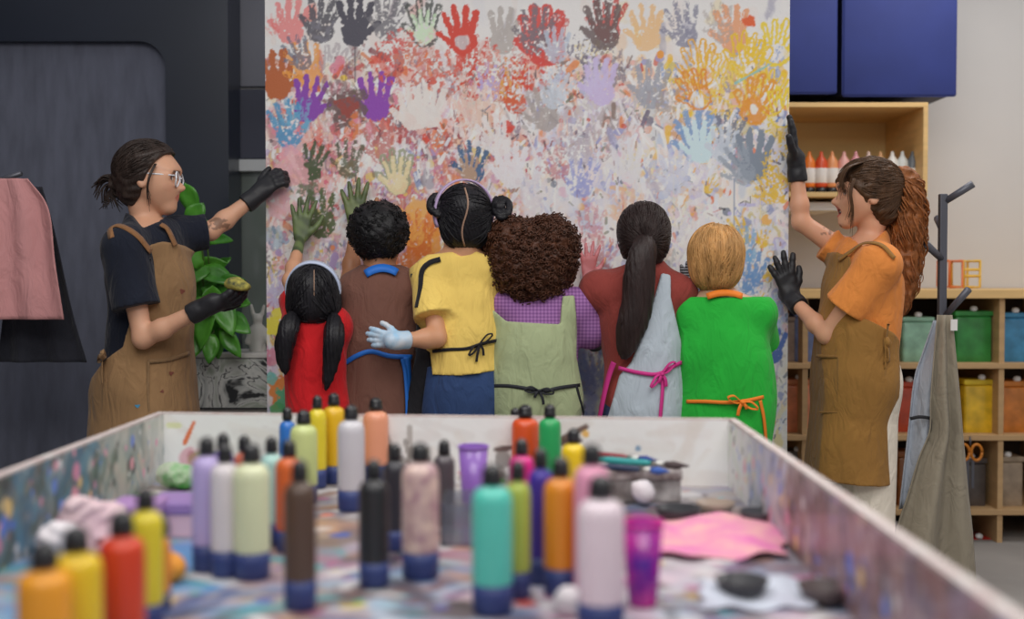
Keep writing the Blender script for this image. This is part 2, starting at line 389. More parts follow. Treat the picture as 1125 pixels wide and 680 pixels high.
def bow(mb, c, n, a, size, w=.012, tails=(1., 1.3), droop=UP*-1):
    """Two loops and two tails of a tied band, a: along the band, n: outwards."""
    c = np.array(c, float); n = nrm(n); a = nrm(a-n*np.dot(a, n)); d = nrm(droop-n*np.dot(droop, n))
    for s in (1, -1):
        L = spline([c, c+a*s*size*.55+n*.012-d*size*.22, c+a*s*size+n*.014+d*size*.05, c+a*s*size*.5+n*.006+d*size*.18, c], 16)
        mb.ribbon(L, np.repeat((nrm(n*.5-d*.8))[None], len(L), 0), w*.8, .003)
        t = tails[0] if s > 0 else tails[1]
        T = spline([c+n*.006, c+a*s*size*.22+d*size*.5*t+n*.008, c+a*s*size*.3+d*size*t+n*.004], 10); mb.ribbon(T, np.repeat(n[None], len(T), 0), w, .003)
    mb.tube([c-a*w*.7+n*.004, c+n*.01, c+a*w*.7+n*.004], [w*.35, w*.6, w*.35], 8)
def band_on(mb, ps, px, w, off=.003, t=.003, n=30):
    q = spline([V(x, y, 0) for x, y in px], n)[:, :2]; P, N = hits(ps, q, off); mb.ribbon(P, N, w, t); return P, N
FAB = dict(bump=(900, .25, .002), sheen=.15)
def cloth(name, h, var=.10, rough=.85, wr=.5, **k):
    if name in _m: return _m[name]
    m = mat(name, h, rough, var=(7, var), bump=(700, .22, .002), sheen=.1, spec=.25, **k); nt = m.node_tree; b = nt.nodes['Principled BSDF']
    fine = next(n for n in nt.nodes if n.type == 'BUMP'); tc = next(n for n in nt.nodes if n.type == 'TEX_COORD'); mp = nt.nodes.new('ShaderNodeMapping'); mp.inputs['Scale'].default_value = (1, 1, .45); nt.links.new(tc.outputs['Object'], mp.inputs['Vector'])
    n = nt.nodes.new('ShaderNodeTexNoise'); n.inputs['Scale'].default_value = 17; n.inputs['Detail'].default_value = 3; n.inputs['Distortion'].default_value = 1.1; nt.links.new(mp.outputs[0], n.inputs['Vector'])
    bp = nt.nodes.new('ShaderNodeBump'); bp.inputs['Strength'].default_value = wr; bp.inputs['Distance'].default_value = .03; nt.links.new(n.outputs['Fac'], bp.inputs['Height']); nt.links.new(fine.outputs[0], bp.inputs['Normal']); nt.links.new(bp.outputs[0], b.inputs['Normal']); return m
HAIRK = dict(spec=.28, rough=.42, bump=(160, .7, .004), stretch=(1, 1, .25))
# ================================================================ the room
def st(name, mb, m, smooth=False): return tag(mb.build(name, m, None, smooth), kind='structure')
white = mat('wall_white', 'bebcbb', .85, var=(1.5, .03), bump=(80, .06, .002))
st('floor', MB().box((-3.6, -1.5, -.1), (3.4, 6.2, 0)), mat('grey_concrete', '8a8683', .7, var=(2.5, .12), bump=(20, .1)))
st('wall_back', MB().box((-3.6, 6.0, 0), (3.4, 6.2, 3.2)), white)
st('wall_right', MB().box((3.2, -1.5, 0), (3.4, 6.0, 3.2)), white)
dark = mat('dark_booth_lacquer', '1c2230', .3, var=(2, .12), spec=.7)
YL = 5.25
st('wall_left', MB().box((-3.6, -1.5, 0), (-3.4, 6.0, 3.2)), mat('wall_dark', '3a3c44', .8))
# dark booth: a frame with a rounded opening over a felt panel
x0, x1 = W(-260, 0, YL)[0], W(250, 0, YL)[0]; zt = 2.9
bo = thing('booth_wall', 'dark charcoal booth wall with a rounded felt panel behind the woman in black', 'booth', ((x0+x1)/2, YL+.3, 0))
mb = MB(); ho = []
pxl, pxr, zT = W(-190, 0, YL)[0], W(181, 0, YL)[0], W(0, 45, YL)[2]; rd = .12
for cx_, cz_, a0 in ((pxr-rd, zT-rd, 0), (pxl+rd, zT-rd, 90)):
    for a in np.linspace(a0, a0+90, 10): ho.append((cx_+rd*cos(math.radians(a)), cz_+rd*sin(math.radians(a))))
inner = [(pxr, .06)]+ho+[(pxl, .06)]
outer = [(x1, .0)]+[(x1, zt-(.001 if k else 0)) if k < 10 else (x0, zt) for k in range(20)]+[(x0, .0)]
outer = [(x1, 0)]+[(x1+(x0-x1)*t, zt) for t in np.linspace(0, 1, 20)]+[(x0, 0)]
n = len(inner)
for dy0, dy1 in ((0, .06),):
    vs = [(x, YL+dy0, z) for x, z in outer]+[(x, YL+dy0, z) for x, z in inner]+[(x, YL+dy1, z) for x, z in outer]+[(x, YL+dy1, z) for x, z in inner]
    fs = []
    for i in range(n-1):
        fs += [(i, i+1, n+i+1, n+i), (2*n+i, 3*n+i, 3*n+i+1, 2*n+i+1), (n+i, n+i+1, 3*n+i+1, 3*n+i), (i, 2*n+i, 2*n+i+1, i+1)]
    mb.add(vs, fs)
mb.box((x0, YL+.06, 0), (x1, YL+.24, .06)); mb.box((x1-.04, YL+.06, 0), (x1, YL+.24, zt)); mb.box((x0, YL+.07, zt-.04), (x1-.05, YL+.24, zt))
sharp(mb.build('frame', dark, bo, False))
mb = MB(); N = 34
pts = [(x*.0+x, z) for x, z in inner]; mid = ((pxl+pxr)/2, 1.0)
vs = [(x, YL+.05, z) for x, z in pts]+[(x, YL+.075, z) for x, z in pts]; k = len(pts)
mb.add(vs, [tuple(range(k)), tuple(range(k, 2*k))[::-1]]+[(i, (i+1) % k, k+(i+1) % k, k+i) for i in range(k)])
mb.build('felt_panel', mat('charcoal_felt', '5b5e6c', .95, var=(14, .16), bump=(240, .4, .003), stretch=(1.6, 1, .35), sheen=.2), bo, False)
# recess with a window to the right of the booth
YW = 5.5
def R(px0, px1, py0, py1, Y, t, mb=None): 
    a, b = W(px0, py1, Y), W(px1, py0, Y); return (mb or MB()).box((a[0], Y, a[2]), (b[0], Y+t, b[2]), bev=.003)
wn = thing('window_1', None, None, W(270, 300, YW)); tag(wn, kind='structure')
R(225, 330, -60, 95, YW, .05).build('upper_panel', mat('grey_blind', '6e6f78', .8, bump=(60, .2)), wn, False)
R(225, 330, 98, 174, YW-.02, .05).build('dark_blind', mat('dark_blind', '444653', .8, var=(3, .1)), wn, False)
R(225, 330, 175, 188, YW-.05, .08).build('white_rail', mat('white_rail', 'bfc2c4', .5), wn, False)
R(225, 330, 188, 480, YW, .03).build('pane', mat('grey_green_glass', '6e7672', .12, var=(1.2, .25), spec=.8), wn, False)
R(246, 254, -60, 480, YW-.06, .1).build('mullion', mat('dark_metal', '24262c', .4), wn, False)
# low white cabinet with a leaning sketch
YC = 4.88
a, b = W(200, 388, YC), W(330, 388, YC)
lc = thing('low_cabinet', 'low white cabinet beside the left edge of the handprint board', 'cabinet', ((a[0]+b[0])/2, YC+.15, 0))
wh = mat('white_laminate', 'c5c1be', .45)
MB().box((a[0], YC, 0), (b[0], YC+.3, a[2]-.02), bev=.006).build('body', wh, lc, False); MB().box((a[0]-.01, YC-.012, a[2]-.02), (b[0]+.01, YC+.3, a[2]), bev=.004).build('top', wh, lc, False)
p_ = W(207, 0, YC)[0], W(293, 0, YC)[0], W(0, 447, YC)[2], W(0, 394, YC)[2]
sk = thing('sketch_panel', 'black and grey floral sketch panel on the front of the low cabinet', 'picture', ((p_[0]+p_[1])/2, YC-.02, p_[2]))
m = mat('sketch_ink', '8a8d8c', .7); nt = m.node_tree; b_ = nt.nodes['Principled BSDF']; tc = nt.nodes.new('ShaderNodeTexCoord'); vo = nt.nodes.new('ShaderNodeTexNoise'); vo.inputs['Scale'].default_value = 5.5; vo.inputs['Distortion'].default_value = 2.2; vo.inputs['Detail'].default_value = 3
nt.links.new(tc.outputs['Object'], vo.inputs['Vector']); cr = nt.nodes.new('ShaderNodeValToRGB'); cr.color_ramp.interpolation = 'EASE'
for q_, (pos, c) in enumerate(((.34, '26272a'), (.41, 'a2a4a2'), (.5, 'b9b9b6'), (.525, '3c3e40'), (.55, 'b4b5b2'), (.68, '8d9388'))):
    e = cr.color_ramp.elements[q_] if q_ < 2 else cr.color_ramp.elements.new(pos); e.position = pos; e.color = (*A(c), 1)
nt.links.new(vo.outputs['Fac'], cr.inputs['Fac']); nt.links.new(cr.outputs['Color'], b_.inputs['Base Color'])
MB().box((p_[0], YC-.028, p_[2]), (p_[1], YC-.014, p_[3])).build('canvas', m, sk, False)
mb = MB(); mb.box((p_[0]-.01, YC-.03, p_[2]-.008), (p_[1]+.01, YC-.012, p_[2])); mb.box((p_[0]-.008, YC-.03, p_[2]), (p_[0], YC-.012, p_[3])); mb.box((p_[1], YC-.03, p_[2]), (p_[1]+.008, YC-.012, p_[3])); mb.build('frame', mat('black_frame', '2a2a2c', .5), sk, False)
# white animal figurine
c = W(283, 388, YC+.1); S = lambda px, py, d=0: W(px, py, YC+.1+d); g = mat('white_plaster', 'b4b2ae', .6)
fg = [cone(S(283, 384), S(283, 372), .035, .03), ell(S(283, 364), (.034, .03, .034)), ell(S(283, 350), (.022, .022, .022)), cone(S(278, 345), S(276, 335), .009, .006, .01), cone(S(288, 345), S(290, 336), .009, .006, .01), cone(S(276, 364), S(271, 376, -.02), .012, .01), cone(S(290, 364), S(295, 376, -.02), .012, .01)]
o = skin_obj('figurine', fg, .005, g, None); tag(o, 'small white animal figurine standing on the low cabinet', 'figurine')
# leafy plant in a blue pot
YP = 4.75; rr = np.random.RandomState(4); zc = W(0, 392, YP)[2]
pl = thing('potted_plant', 'big glossy green leafy plant behind the left woman, in a blue pot', 'plant', W(232, 392, YP))
b0 = W(232, 392, YP+.12); zb = W(0, 388, YC)[2]; b0[2] = zb; b0[1] = YC+.13
MB().lathe([(.05, 0), (.075, .02), (.088, .12), (.092, .135), (.08, .135), (.075, .11), (.0001, .1)], b0, 20).build('pot', mat('blue_pot', '2f5f94', .35, var=(20, '1c3350')), pl)
lf = MB(); stt = MB()
def leaf(mb, base, tip, w, n, droop):
    base, tip, n = np.array(base), np.array(tip), nrm(n); d = tip-base; L = np.linalg.norm(d); s = nrm(np.cross(d, n)); vs = []; K = 9
    for k in range(K):
        t = k/(K-1); c_ = base+d*t-UP*droop*L*t*t; ww = w*(sin(pi*min(1, t*.94+.06))**.75)*(1-.25*t)
        for u in (-1, -.5, 0, .5, 1): vs.append(c_+s*ww*u+n*(abs(u)*.25*ww+.004*sin(9*t+u*3)))
    mb.add(vs, [(k*5+q, k*5+q+1, (k+1)*5+q+1, (k+1)*5+q) for k in range(K-1) for q in range(4)])
for x, y, L, w, a in ((210, 218, .15, .05, 100), (214, 235, .13, .045, 60), (222, 268, .14, .04, 30), (240, 262, .12, .03, 10), (212, 280, .15, .05, 120), (228, 290, .15, .045, 20), (236, 300, .16, .05, -10), (214, 302, .16, .05, 200), (222, 318, .17, .055, -40), (238, 322, .15, .05, -25), (252, 312, .14, .05, 30), (246, 340, .15, .055, -60), (258, 352, .13, .05, -20), (228, 348, .17, .06, -100), (216, 340, .15, .05, 230), (238, 366, .14, .045, -80), (252, 372, .12, .04, -50), (218, 370, .13, .045, 250), (232, 330, .15, .05, 80), (244, 292, .12, .035, 50), (222, 250, .12, .04, 80), (206, 262, .13, .045, 140), (232, 378, .1, .04, -95), (262, 330, .1, .04, 5), (208, 325, .14, .05, 170)):
    c_ = W(x, y, YP+rr.rand()*.2-.05); a = math.radians(a); t = c_+V(cos(a)*L*.6, -.05*rr.rand(), sin(a)*L*.6); s_ = c_-V(cos(a)*L*.4, 0, sin(a)*L*.4)
    leaf(lf, s_, t, w, V(rr.randn()*.35, -1, .45+.3*rr.randn()), .18); stt.tube(spline([b0+V(rr.randn()*.02, rr.randn()*.02, .1), (b0+s_)/2+V(0, -.03, .05), s_], 8), .004, 6)
o = lf.build('foliage', mat('leaf_green', '5aa034', .35, var=(9, '2f6e20'), spec=.6), pl); stt.build('stem', mat('stem_green', '4a6a2c', .6), pl)
md = o.modifiers.new('s', 'SOLIDIFY'); md.thickness = .0015
# coat stand with a pink apron and a dark apron, by the left edge
YK = 4.4; steel = mat('grey_steel', '55565e', .4, metal=.4)
def garment(px, Y, m, name, label, cat, folds_=5, amp=.012, thick=.004, top=None):
    """A hanging cloth with vertical folds: rows of (y, x-left, x-right) pixels."""
    g = []; K = 40
    rows = spline(np.array([(a, b, c) for a, b, c in px], float), 40); vs = []; w0 = rows[-1][2]-rows[-1][1]
    for i_, (y, xl, xr) in enumerate(rows):
        for k in range(K):
            t = k/(K-1); p_ = W(xl+(xr-xl)*t, y, Y); am = amp*min(1, .25+i_/20); p_[1] += am*sin(t*folds_*2*pi+.5*sin(i_*.08))+am*.5*sin(t*folds_*3.7+i_*.05); vs.append(p_)
    mb = MB(); mb.add(vs, [(i_*K+k, i_*K+k+1, (i_+1)*K+k+1, (i_+1)*K+k) for i_ in range(39) for k in range(K-1)])
    o = mb.build(name, m, None); md = o.modifiers.new('s', 'SOLIDIFY'); md.thickness = thick; md.offset = 0
    return tag(o, label, cat)
ls = thing('coat_stand', 'steel coat stand at the far left edge holding a pink apron', 'coat stand', W(-14, 680, YK)*V(1, 1, 0))
q0 = W(-14, 200, YK+.05); mb = MB(); mb.tube([(q0[0], q0[1], .03), q0], .016, 12); mb.build('post', steel, ls)
MB().lathe([(.0001, 0), (.19, 0), (.19, .012), (.03, .03), (.0001, .03)], (q0[0], q0[1], 0), 24).build('base', steel, ls)
mb = MB(); mb.tube([q0-UP*.01, q0+V(.14, -.03, .03)], .01, 8); mb.tube([q0-UP*.01, q0+V(-.14, -.03, .03)], .01, 8); mb.build('arm', steel, ls)
garment([(196, -18, 30), (230, -34, 54), (290, -40, 62), (351, -46, 71)], YK-.05, cloth('pink_cotton', 'b98484', .05), 'hanging_apron', 'dusty pink apron hanging at the far left edge of the picture', 'apron', 2.5, .015)
garment([(205, 4, 46), (260, 6, 62), (340, 2, 80), (398, -4, 96)], YK+.12, cloth('dark_grey_cotton', '2a2b33', .08), 'hanging_apron', 'dark grey apron hanging behind the pink one by the booth wall', 'apron', 2.5, .015)
# ---------------------------------------------------------------- right-hand storage
YS = 5.4
wood = mat('birch_ply', 'c8a670', .55, var=(6, .12), stretch=(.3, 1, 5), bump=(30, .05)); woodl = mat('pale_ply', 'a98a63', .6, var=(6, .1), stretch=(.3, 1, 5))
blue = mat('blue_fabric_door', '25316e', .7, var=(5, .08), bump=(500, .15, .002))
for (xa, xb, yb, lab) in ((700, 922, 103, 'royal blue overhead cabinet directly above the raised black glove, half hidden by the board'), (925, 1054, 106, 'royal blue overhead cabinet against the bare white wall, right of its twin')):
    A0, B0 = W(xa, yb, YS), W(xb, -70, YS); oc = thing('overhead_cabinet', lab, 'cabinet', ((A0[0]+B0[0])/2, YS+.3, A0[2]), 'blue overhead cabinets')
    MB().box((A0[0]+.01, YS+.025, A0[2]+.015), (B0[0]-.004, 5.995, B0[2]), bev=.006).build('body', mat('navy_carcass', '2a2f48', .6), oc, False); MB().box((A0[0]+.002, YS, A0[2]), (B0[0]-.002, YS+.024, B0[2]), bev=.012).build('door', blue, oc)
# open wooden wall cabinet
XA, XB = W(700, 0, YS)[0], W(1022, 0, YS)[0]; ZT, ZB = W(0, 112, YS)[2], W(0, 216, YS)[2]
wc = thing('wall_cabinet', 'open pale wood wall cabinet holding a row of paint bottles', 'cabinet', ((XA+XB)/2, YS+.3, ZB))
MB().box((XA, 5.96, ZB), (XB, 5.998, ZT)).build('back_panel', mat('birch_back', 'd8b87e', .6, var=(5, .06), stretch=(.4, 1, 4)), wc, False)
for nm, a, b in (('top_panel', (XA, YS+.01, ZT-.022), (XB, 5.96, ZT)), ('bottom_panel', (XA, YS+.01, ZB), (XB, 5.96, ZB+.022)), ('side_panel', (XB-.022, YS+.01, ZB+.022), (XB, 5.96, ZT-.022)), ('side_panel', (XA, YS+.01, ZB+.022), (XA+.022, 5.96, ZT-.022))):
    MB().box(a, b, bev=.002).build(nm, wood, wc, False)
capm = mat('black_cap_plastic', '17171a', .35)
wb = ZB+.022
for x, h_, lab in ((876, 'c87a2c', 'amber'), (889, 'd0702a', 'orange'), (902, 'c24a28', 'red-orange'), (914, 'd08a5a', 'apricot'), (927, 'd09a92', 'pale pink'), (940, 'c98a92', 'rose'), (954, 'c8b0a6', 'cream'), (967, 'b98c60', 'tan'), (980, 'd0cdc8', 'white'), (991, 'c2c6c4', 'off-white'), (1002, '5a6066', 'slate')):
    c_ = W(x, 200, YS+.14); b = thing('paint_bottle', lab+' upended paint bottle in the row inside the wood wall cabinet', 'bottle', (c_[0], c_[1], wb), 'bottles in the wall cabinet')
    q = mat('cabinet_paint_'+lab, h_, .35)
    MB().lathe([(.0001, .03), (.025, .03), (.028, .04), (.028, .14), (.025, .155), (.009, .18), (.007, .195), (.0001, .2)], (0, 0, 0), 14).build('bottle_body', q, b, local=True)
    MB().lathe([(.0001, 0), (.0265, 0), (.0265, .028), (.0001, .03)], (0, 0, 0), 14).build('cap', capm, b, local=True)
    MB().lathe([(.0282, .05), (.0287, .051), (.0287, .118), (.0282, .119)], (0, 0, 0), 14).build('paper_label', mat('bottle_label_white', 'c9c4c0', .6), b, local=True)
# counter and open shelves below
XC0, XC1 = W(700, 0, 5.3)[0], 3.19
ZC = W(0, 318, 5.3)[2]
su = thing('shelf_unit', 'long pale wood shelf unit with a worktop along the back wall', 'shelf', ((XC0+XC1)/2, 5.6, 0))
MB().box((XC0, 5.28, ZC-.04), (XC1, 5.99, ZC), bev=.003).build('worktop', wood, su, False)
SZ = [W(0, y, 5.3)[2] for y in (399, 478, 560, 636)]
for z in SZ: MB().box((XC0, 5.3, z-.025), (XC1, 5.96, z), bev=.002).build('shelf_board', woodl, su, False)
MB().box((XC0, 5.96, 0), (XC1, 5.99, ZC-.04)).build('back_panel', mat('shelf_back_dark', '4a3f38', .8), su, False)
for x in (705, 888, 984, 1106, 1200):
    q = W(x, 0, 5.3)[0]; MB().box((q-.012, 5.31, 0), (q+.012, 5.96, ZC-.041)).build('upright', woodl, su, False)
# white tray and small things under the cabinet
def boxthing(name, lab, cat, x0_, x1_, y0_, y1_, Y, dep, m, bev=.006):
    a, b = W(x0_, y1_, Y), W(x1_, y0_, Y); o = MB().box((a[0], Y, a[2]), (b[0], Y+dep, b[2]), bev=bev).build(name, m, None, True); sharp(o); return tag(o, lab, cat)
def onz(z, Y, px): return W(px, 304-(z-CAMZ)*FPX/Y, Y)
def jar(x, yb, yt, w, Y, h_, lab, name='storage_tub', cat='tub', fill=.75, lidc='c6c4c2', rnd=.012, group='tubs on the shelves'):
    a = W(x, yb, Y); z1 = W(x, yt, Y)[2]; r_ = w*Y/FPX/2; H_ = z1-a[2]; t = thing(name, lab, cat, a, group)
    MB().box((-r_, -r_, .002), (r_, r_*.9, H_*.86), bev=rnd).build('tub_body', mat('tub_'+h_, h_, .3, var=(14, .3), coat=.3), t, local=True)
    MB().box((-r_*1.03, -r_*1.03, H_*.86), (r_*1.03, r_*.93, H_*.95), bev=.004).build('lid', mat('tub_lid_'+h_, h_, .4, var=(8, .5)), t, local=True)
    MB().lathe([(.0001, -.008), (.014, -.006), (.018, .004), (.014, .014), (.0001, .018)], (0, -r_*.9, H_*.95+.006), 14).build('knob', mat('white_knob', 'c8c8c8', .3), t, local=True)
    return t
for x, yb, yt, w, h_, lab in ((885, 399, 340, 30, '6474a0', 'blue grey tub on the top shelf just right of the board'), (860, 399, 345, 24, '9a8a80', 'dusty beige tub on the top shelf half behind the board'), (1003, 399, 345, 34, '86b09a', 'mint green tub on the top shelf behind the curly ponytail'), (1062, 399, 338, 40, '2f7a3a', 'deep green tub on the top shelf right of the coat stand'), (1108, 399, 340, 36, '3a7aa0', 'teal blue tub on the top shelf at the far right end'),
    (874, 478, 412, 30, 'c87a54', 'orange tub on the second shelf right beside the board edge'), (899, 478, 420, 20, 'a82a22', 'bright red tub on the second shelf against the tan apron'), (994, 478, 415, 26, 'b0442a', 'rusty red tub on the second shelf right of the white trousers'), (1016, 478, 412, 18, '9a3a22', 'narrow brick-red tub on the second shelf by the hanging aprons'), (1071, 478, 412, 38, 'c9a426', 'yellow tub on the second shelf right of the hanging aprons'), (1110, 478, 414, 34, 'b06a2a', 'ochre tub on the second shelf at the far right end'),
    (872, 560, 490, 32, '5c5a58', 'smoke grey tub on the third shelf right of the board'), (996, 560, 490, 30, '7a4a26', 'brown tub on the third shelf right of the white trousers'), (1060, 560, 498, 34, '4a4442', 'charcoal tub on the third shelf right of the hanging aprons'), (1100, 560, 496, 34, '8a7a68', 'beige tub on the third shelf at the far right end'),
    (1068, 636, 585, 40, 'a8241e', 'red tub on the lowest shelf right of the hanging aprons'), (985, 636, 575, 40, '26282c', 'black tub on the lowest shelf right of the white trousers')):
    jar(x, yb, yt, w, 5.46, h_, lab)
# orange handled scissors hanging on the third shelf's front
sc = thing('scissors', 'orange handled scissors hanging at the third shelf edge right of the aprons', 'scissors', W(1066, 490, 5.27)); mb = MB(); q = W(1066, 497, 5.27)
for s in (1, -1): mb.tube([q+V(s*.028+.024*cos(a), 0, .0+.036*sin(a)) for a in np.linspace(0, 2*pi, 18)], .007, 6)
mb.build('handle', mat('orange_plastic', 'b06a1c', .4), sc); mb = MB()
for s in (1, -1): mb.box(q+V(-s*.012-.006, -.002, -.16), q+V(-s*.012+.006, .002, -.03))
mb.build('blade', steel, sc, False); MB().tube([W(1066, 480, 5.302), W(1066, 482, 5.262), W(1066, 488, 5.262), W(1066, 489, 5.275)], .004, 6).build('hook', steel, sc)
zc_ = ZC
def tr(x0_, x1_, y0_, Y, dep, h_, lab, name, cat):
    a = onz(zc_, Y, x0_); b = onz(zc_, Y, x1_); z1 = W(0, y0_, Y)[2]; o = MB().box((a[0], Y, zc_), (b[0], Y+dep, z1), bev=.008).build(name, mat(name+h_, h_, .5, var=(12, .06)), None); return tag(sharp(o), lab, cat)
def drawer(x0_, x1_, y0_, y1_, h_, lab):
    a, b = W(x0_, y1_, 5.62), W(x1_, y0_, 5.62); t = thing('drawer_box', lab, 'drawers', ((a[0]+b[0])/2, 5.75, a[2]))
    MB().box((a[0], 5.62, a[2]), (b[0], 5.9, b[2]), bev=.006).build('body', mat('drawer_body'+h_, h_, .5), t, False); mb = MB()
    MB().box((a[0]+.01, 5.607, a[2]+.012), (b[0]-.01, 5.62, b[2]-.012), bev=.003).build('drawer_front', mat('drawer_front'+h_, h_, .4, var=(10, .06)), t, False); return t
xa_, xb_ = W(840, 0, 5.55)[0], W(919, 0, 5.55)[0]; z0_, z1_ = W(0, 232, 5.55)[2], ZB-.001
mb = MB(); mb.box((xa_, 5.5, z0_), (xb_, 5.9, z0_+.012), bev=.003); mb.box((xa_, 5.5, z0_+.012), (xb_, 5.512, z0_+.04), bev=.003); mb.box((xa_, 5.512, z0_+.012), (xa_+.01, 5.9, z1_)); mb.box((xb_-.01, 5.512, z0_+.012), (xb_, 5.9, z1_))
mb.build('pull_out_tray', mat('white_plastic', 'd0cecb', .4), wc, False)
# yellow and orange wire rack on the worktop
rk = thing('wire_rack', 'small yellow and orange wire rack standing on the worktop by the white wall', 'rack', onz(zc_, 5.45, 1058)); mb = MB(); yl = mat('yellow_wire', 'c9a03a', .4); orr = mat('orange_wire', 'c46a3a', .4); k5 = 5.45/FPX
def rect(mb, x0_, x1_, za, zb, y): mb.tube([(x0_, y, za), (x1_, y, za), (x1_, y, zb), (x0_, y, zb), (x0_, y, za)], .007, 6)
x0_ = onz(zc_, 5.45, 1043)[0]
rect(mb, x0_, x0_+.06, zc_+.01, zc_+.13, 5.45); rect(mb, x0_, x0_+.06, zc_+.01, zc_+.13, 5.6); [mb.tube([(x0_+d, 5.45, zc_+.13), (x0_+d, 5.6, zc_+.13)], .006, 6) for d in (0, .06)]; mb.build('orange_frame', orr, rk)
mb = MB(); rect(mb, x0_+.065, x0_+.14, zc_+.01, zc_+.13, 5.45); rect(mb, x0_+.065, x0_+.14, zc_+.01, zc_+.13, 5.6); rect(mb, x0_+.065, x0_+.14, zc_+.06, zc_+.09, 5.45); [mb.tube([(x0_+d, 5.45, zc_+.13), (x0_+d, 5.6, zc_+.13)], .006, 6) for d in (.065, .14)]; mb.build('yellow_frame', yl, rk)
# coat stand with hanging aprons on the right
YR = 4.35; cs = thing('coat_stand', 'grey metal coat stand with slanting pegs in front of the shelves', 'coat stand', W(1036, 690, YR)*V(1, 1, 0))
q = W(1036, 213, YR); MB().box((q[0]-.014, YR-.014, .03), (q[0]+.014, YR+.014, q[2]), bev=.004).build('post', steel, cs, False)
MB().lathe([(.0001, 0), (.2, 0), (.2, .014), (.03, .034), (.0001, .034)], (q[0], YR, 0), 28).build('base', steel, cs)
for (xa, ya, xb, yb, dy) in ((1037, 222, 1069, 202, -.06), (1035, 285, 1017, 268, -.08), (1036, 350, 1064, 318, -.1), (1034, 250, 1030, 240, .1)):
    a, b = W(xa, ya, YR), W(xb, yb, YR+dy); MB().tube([a, b], [.012, .014], 8).build('peg', steel, cs)
garment([(346, 1030, 1046), (400, 1026, 1052), (442, 1024, 1057), (474, 1024, 1060), (505, 1012, 1063), (545, 1000, 1066), (590, 986, 1070), (665, 980, 1074)], YR-.1, cloth('beige_grey_linen', '837b6c', .06), 'hanging_apron', 'long beige-grey apron hanging from the right coat stand', 'apron', 2.0, .028, .005)
tg = MB(); a = W(1048, 357, YR-.13); tg.box(a-V(.012, .002, .02), a+V(.012, .002, .02)); o = tg.build('care_tag', mat('tag_white', 'c8c6c4', .6), [o_ for o_ in C.objects if o_.get('label', '').startswith('long beige')][0], False)
g2 = garment([(352, 1026, 1040), (390, 1014, 1036), (420, 1006, 1034), (480, 999, 1030), (560, 989, 1020)], YR-.01, cloth('pale_blue_grey_linen', 'a2a9b4', .05), 'hanging_apron', 'pale blue-grey apron with a black tape hanging behind the beige-grey one', 'apron', 1.5, .02, .005)
mb = MB(); mb.ribbon(spline([W(1000, 460, YR-.05), W(1012, 458, YR-.06), W(1024, 462, YR-.06), W(1024, 480, YR-.06)], 12), np.tile(V(0, -1, 0), (12, 1)), .012, .004); mb.build('black_tape', mat('black_tape2', '1c1d22', .7), g2)
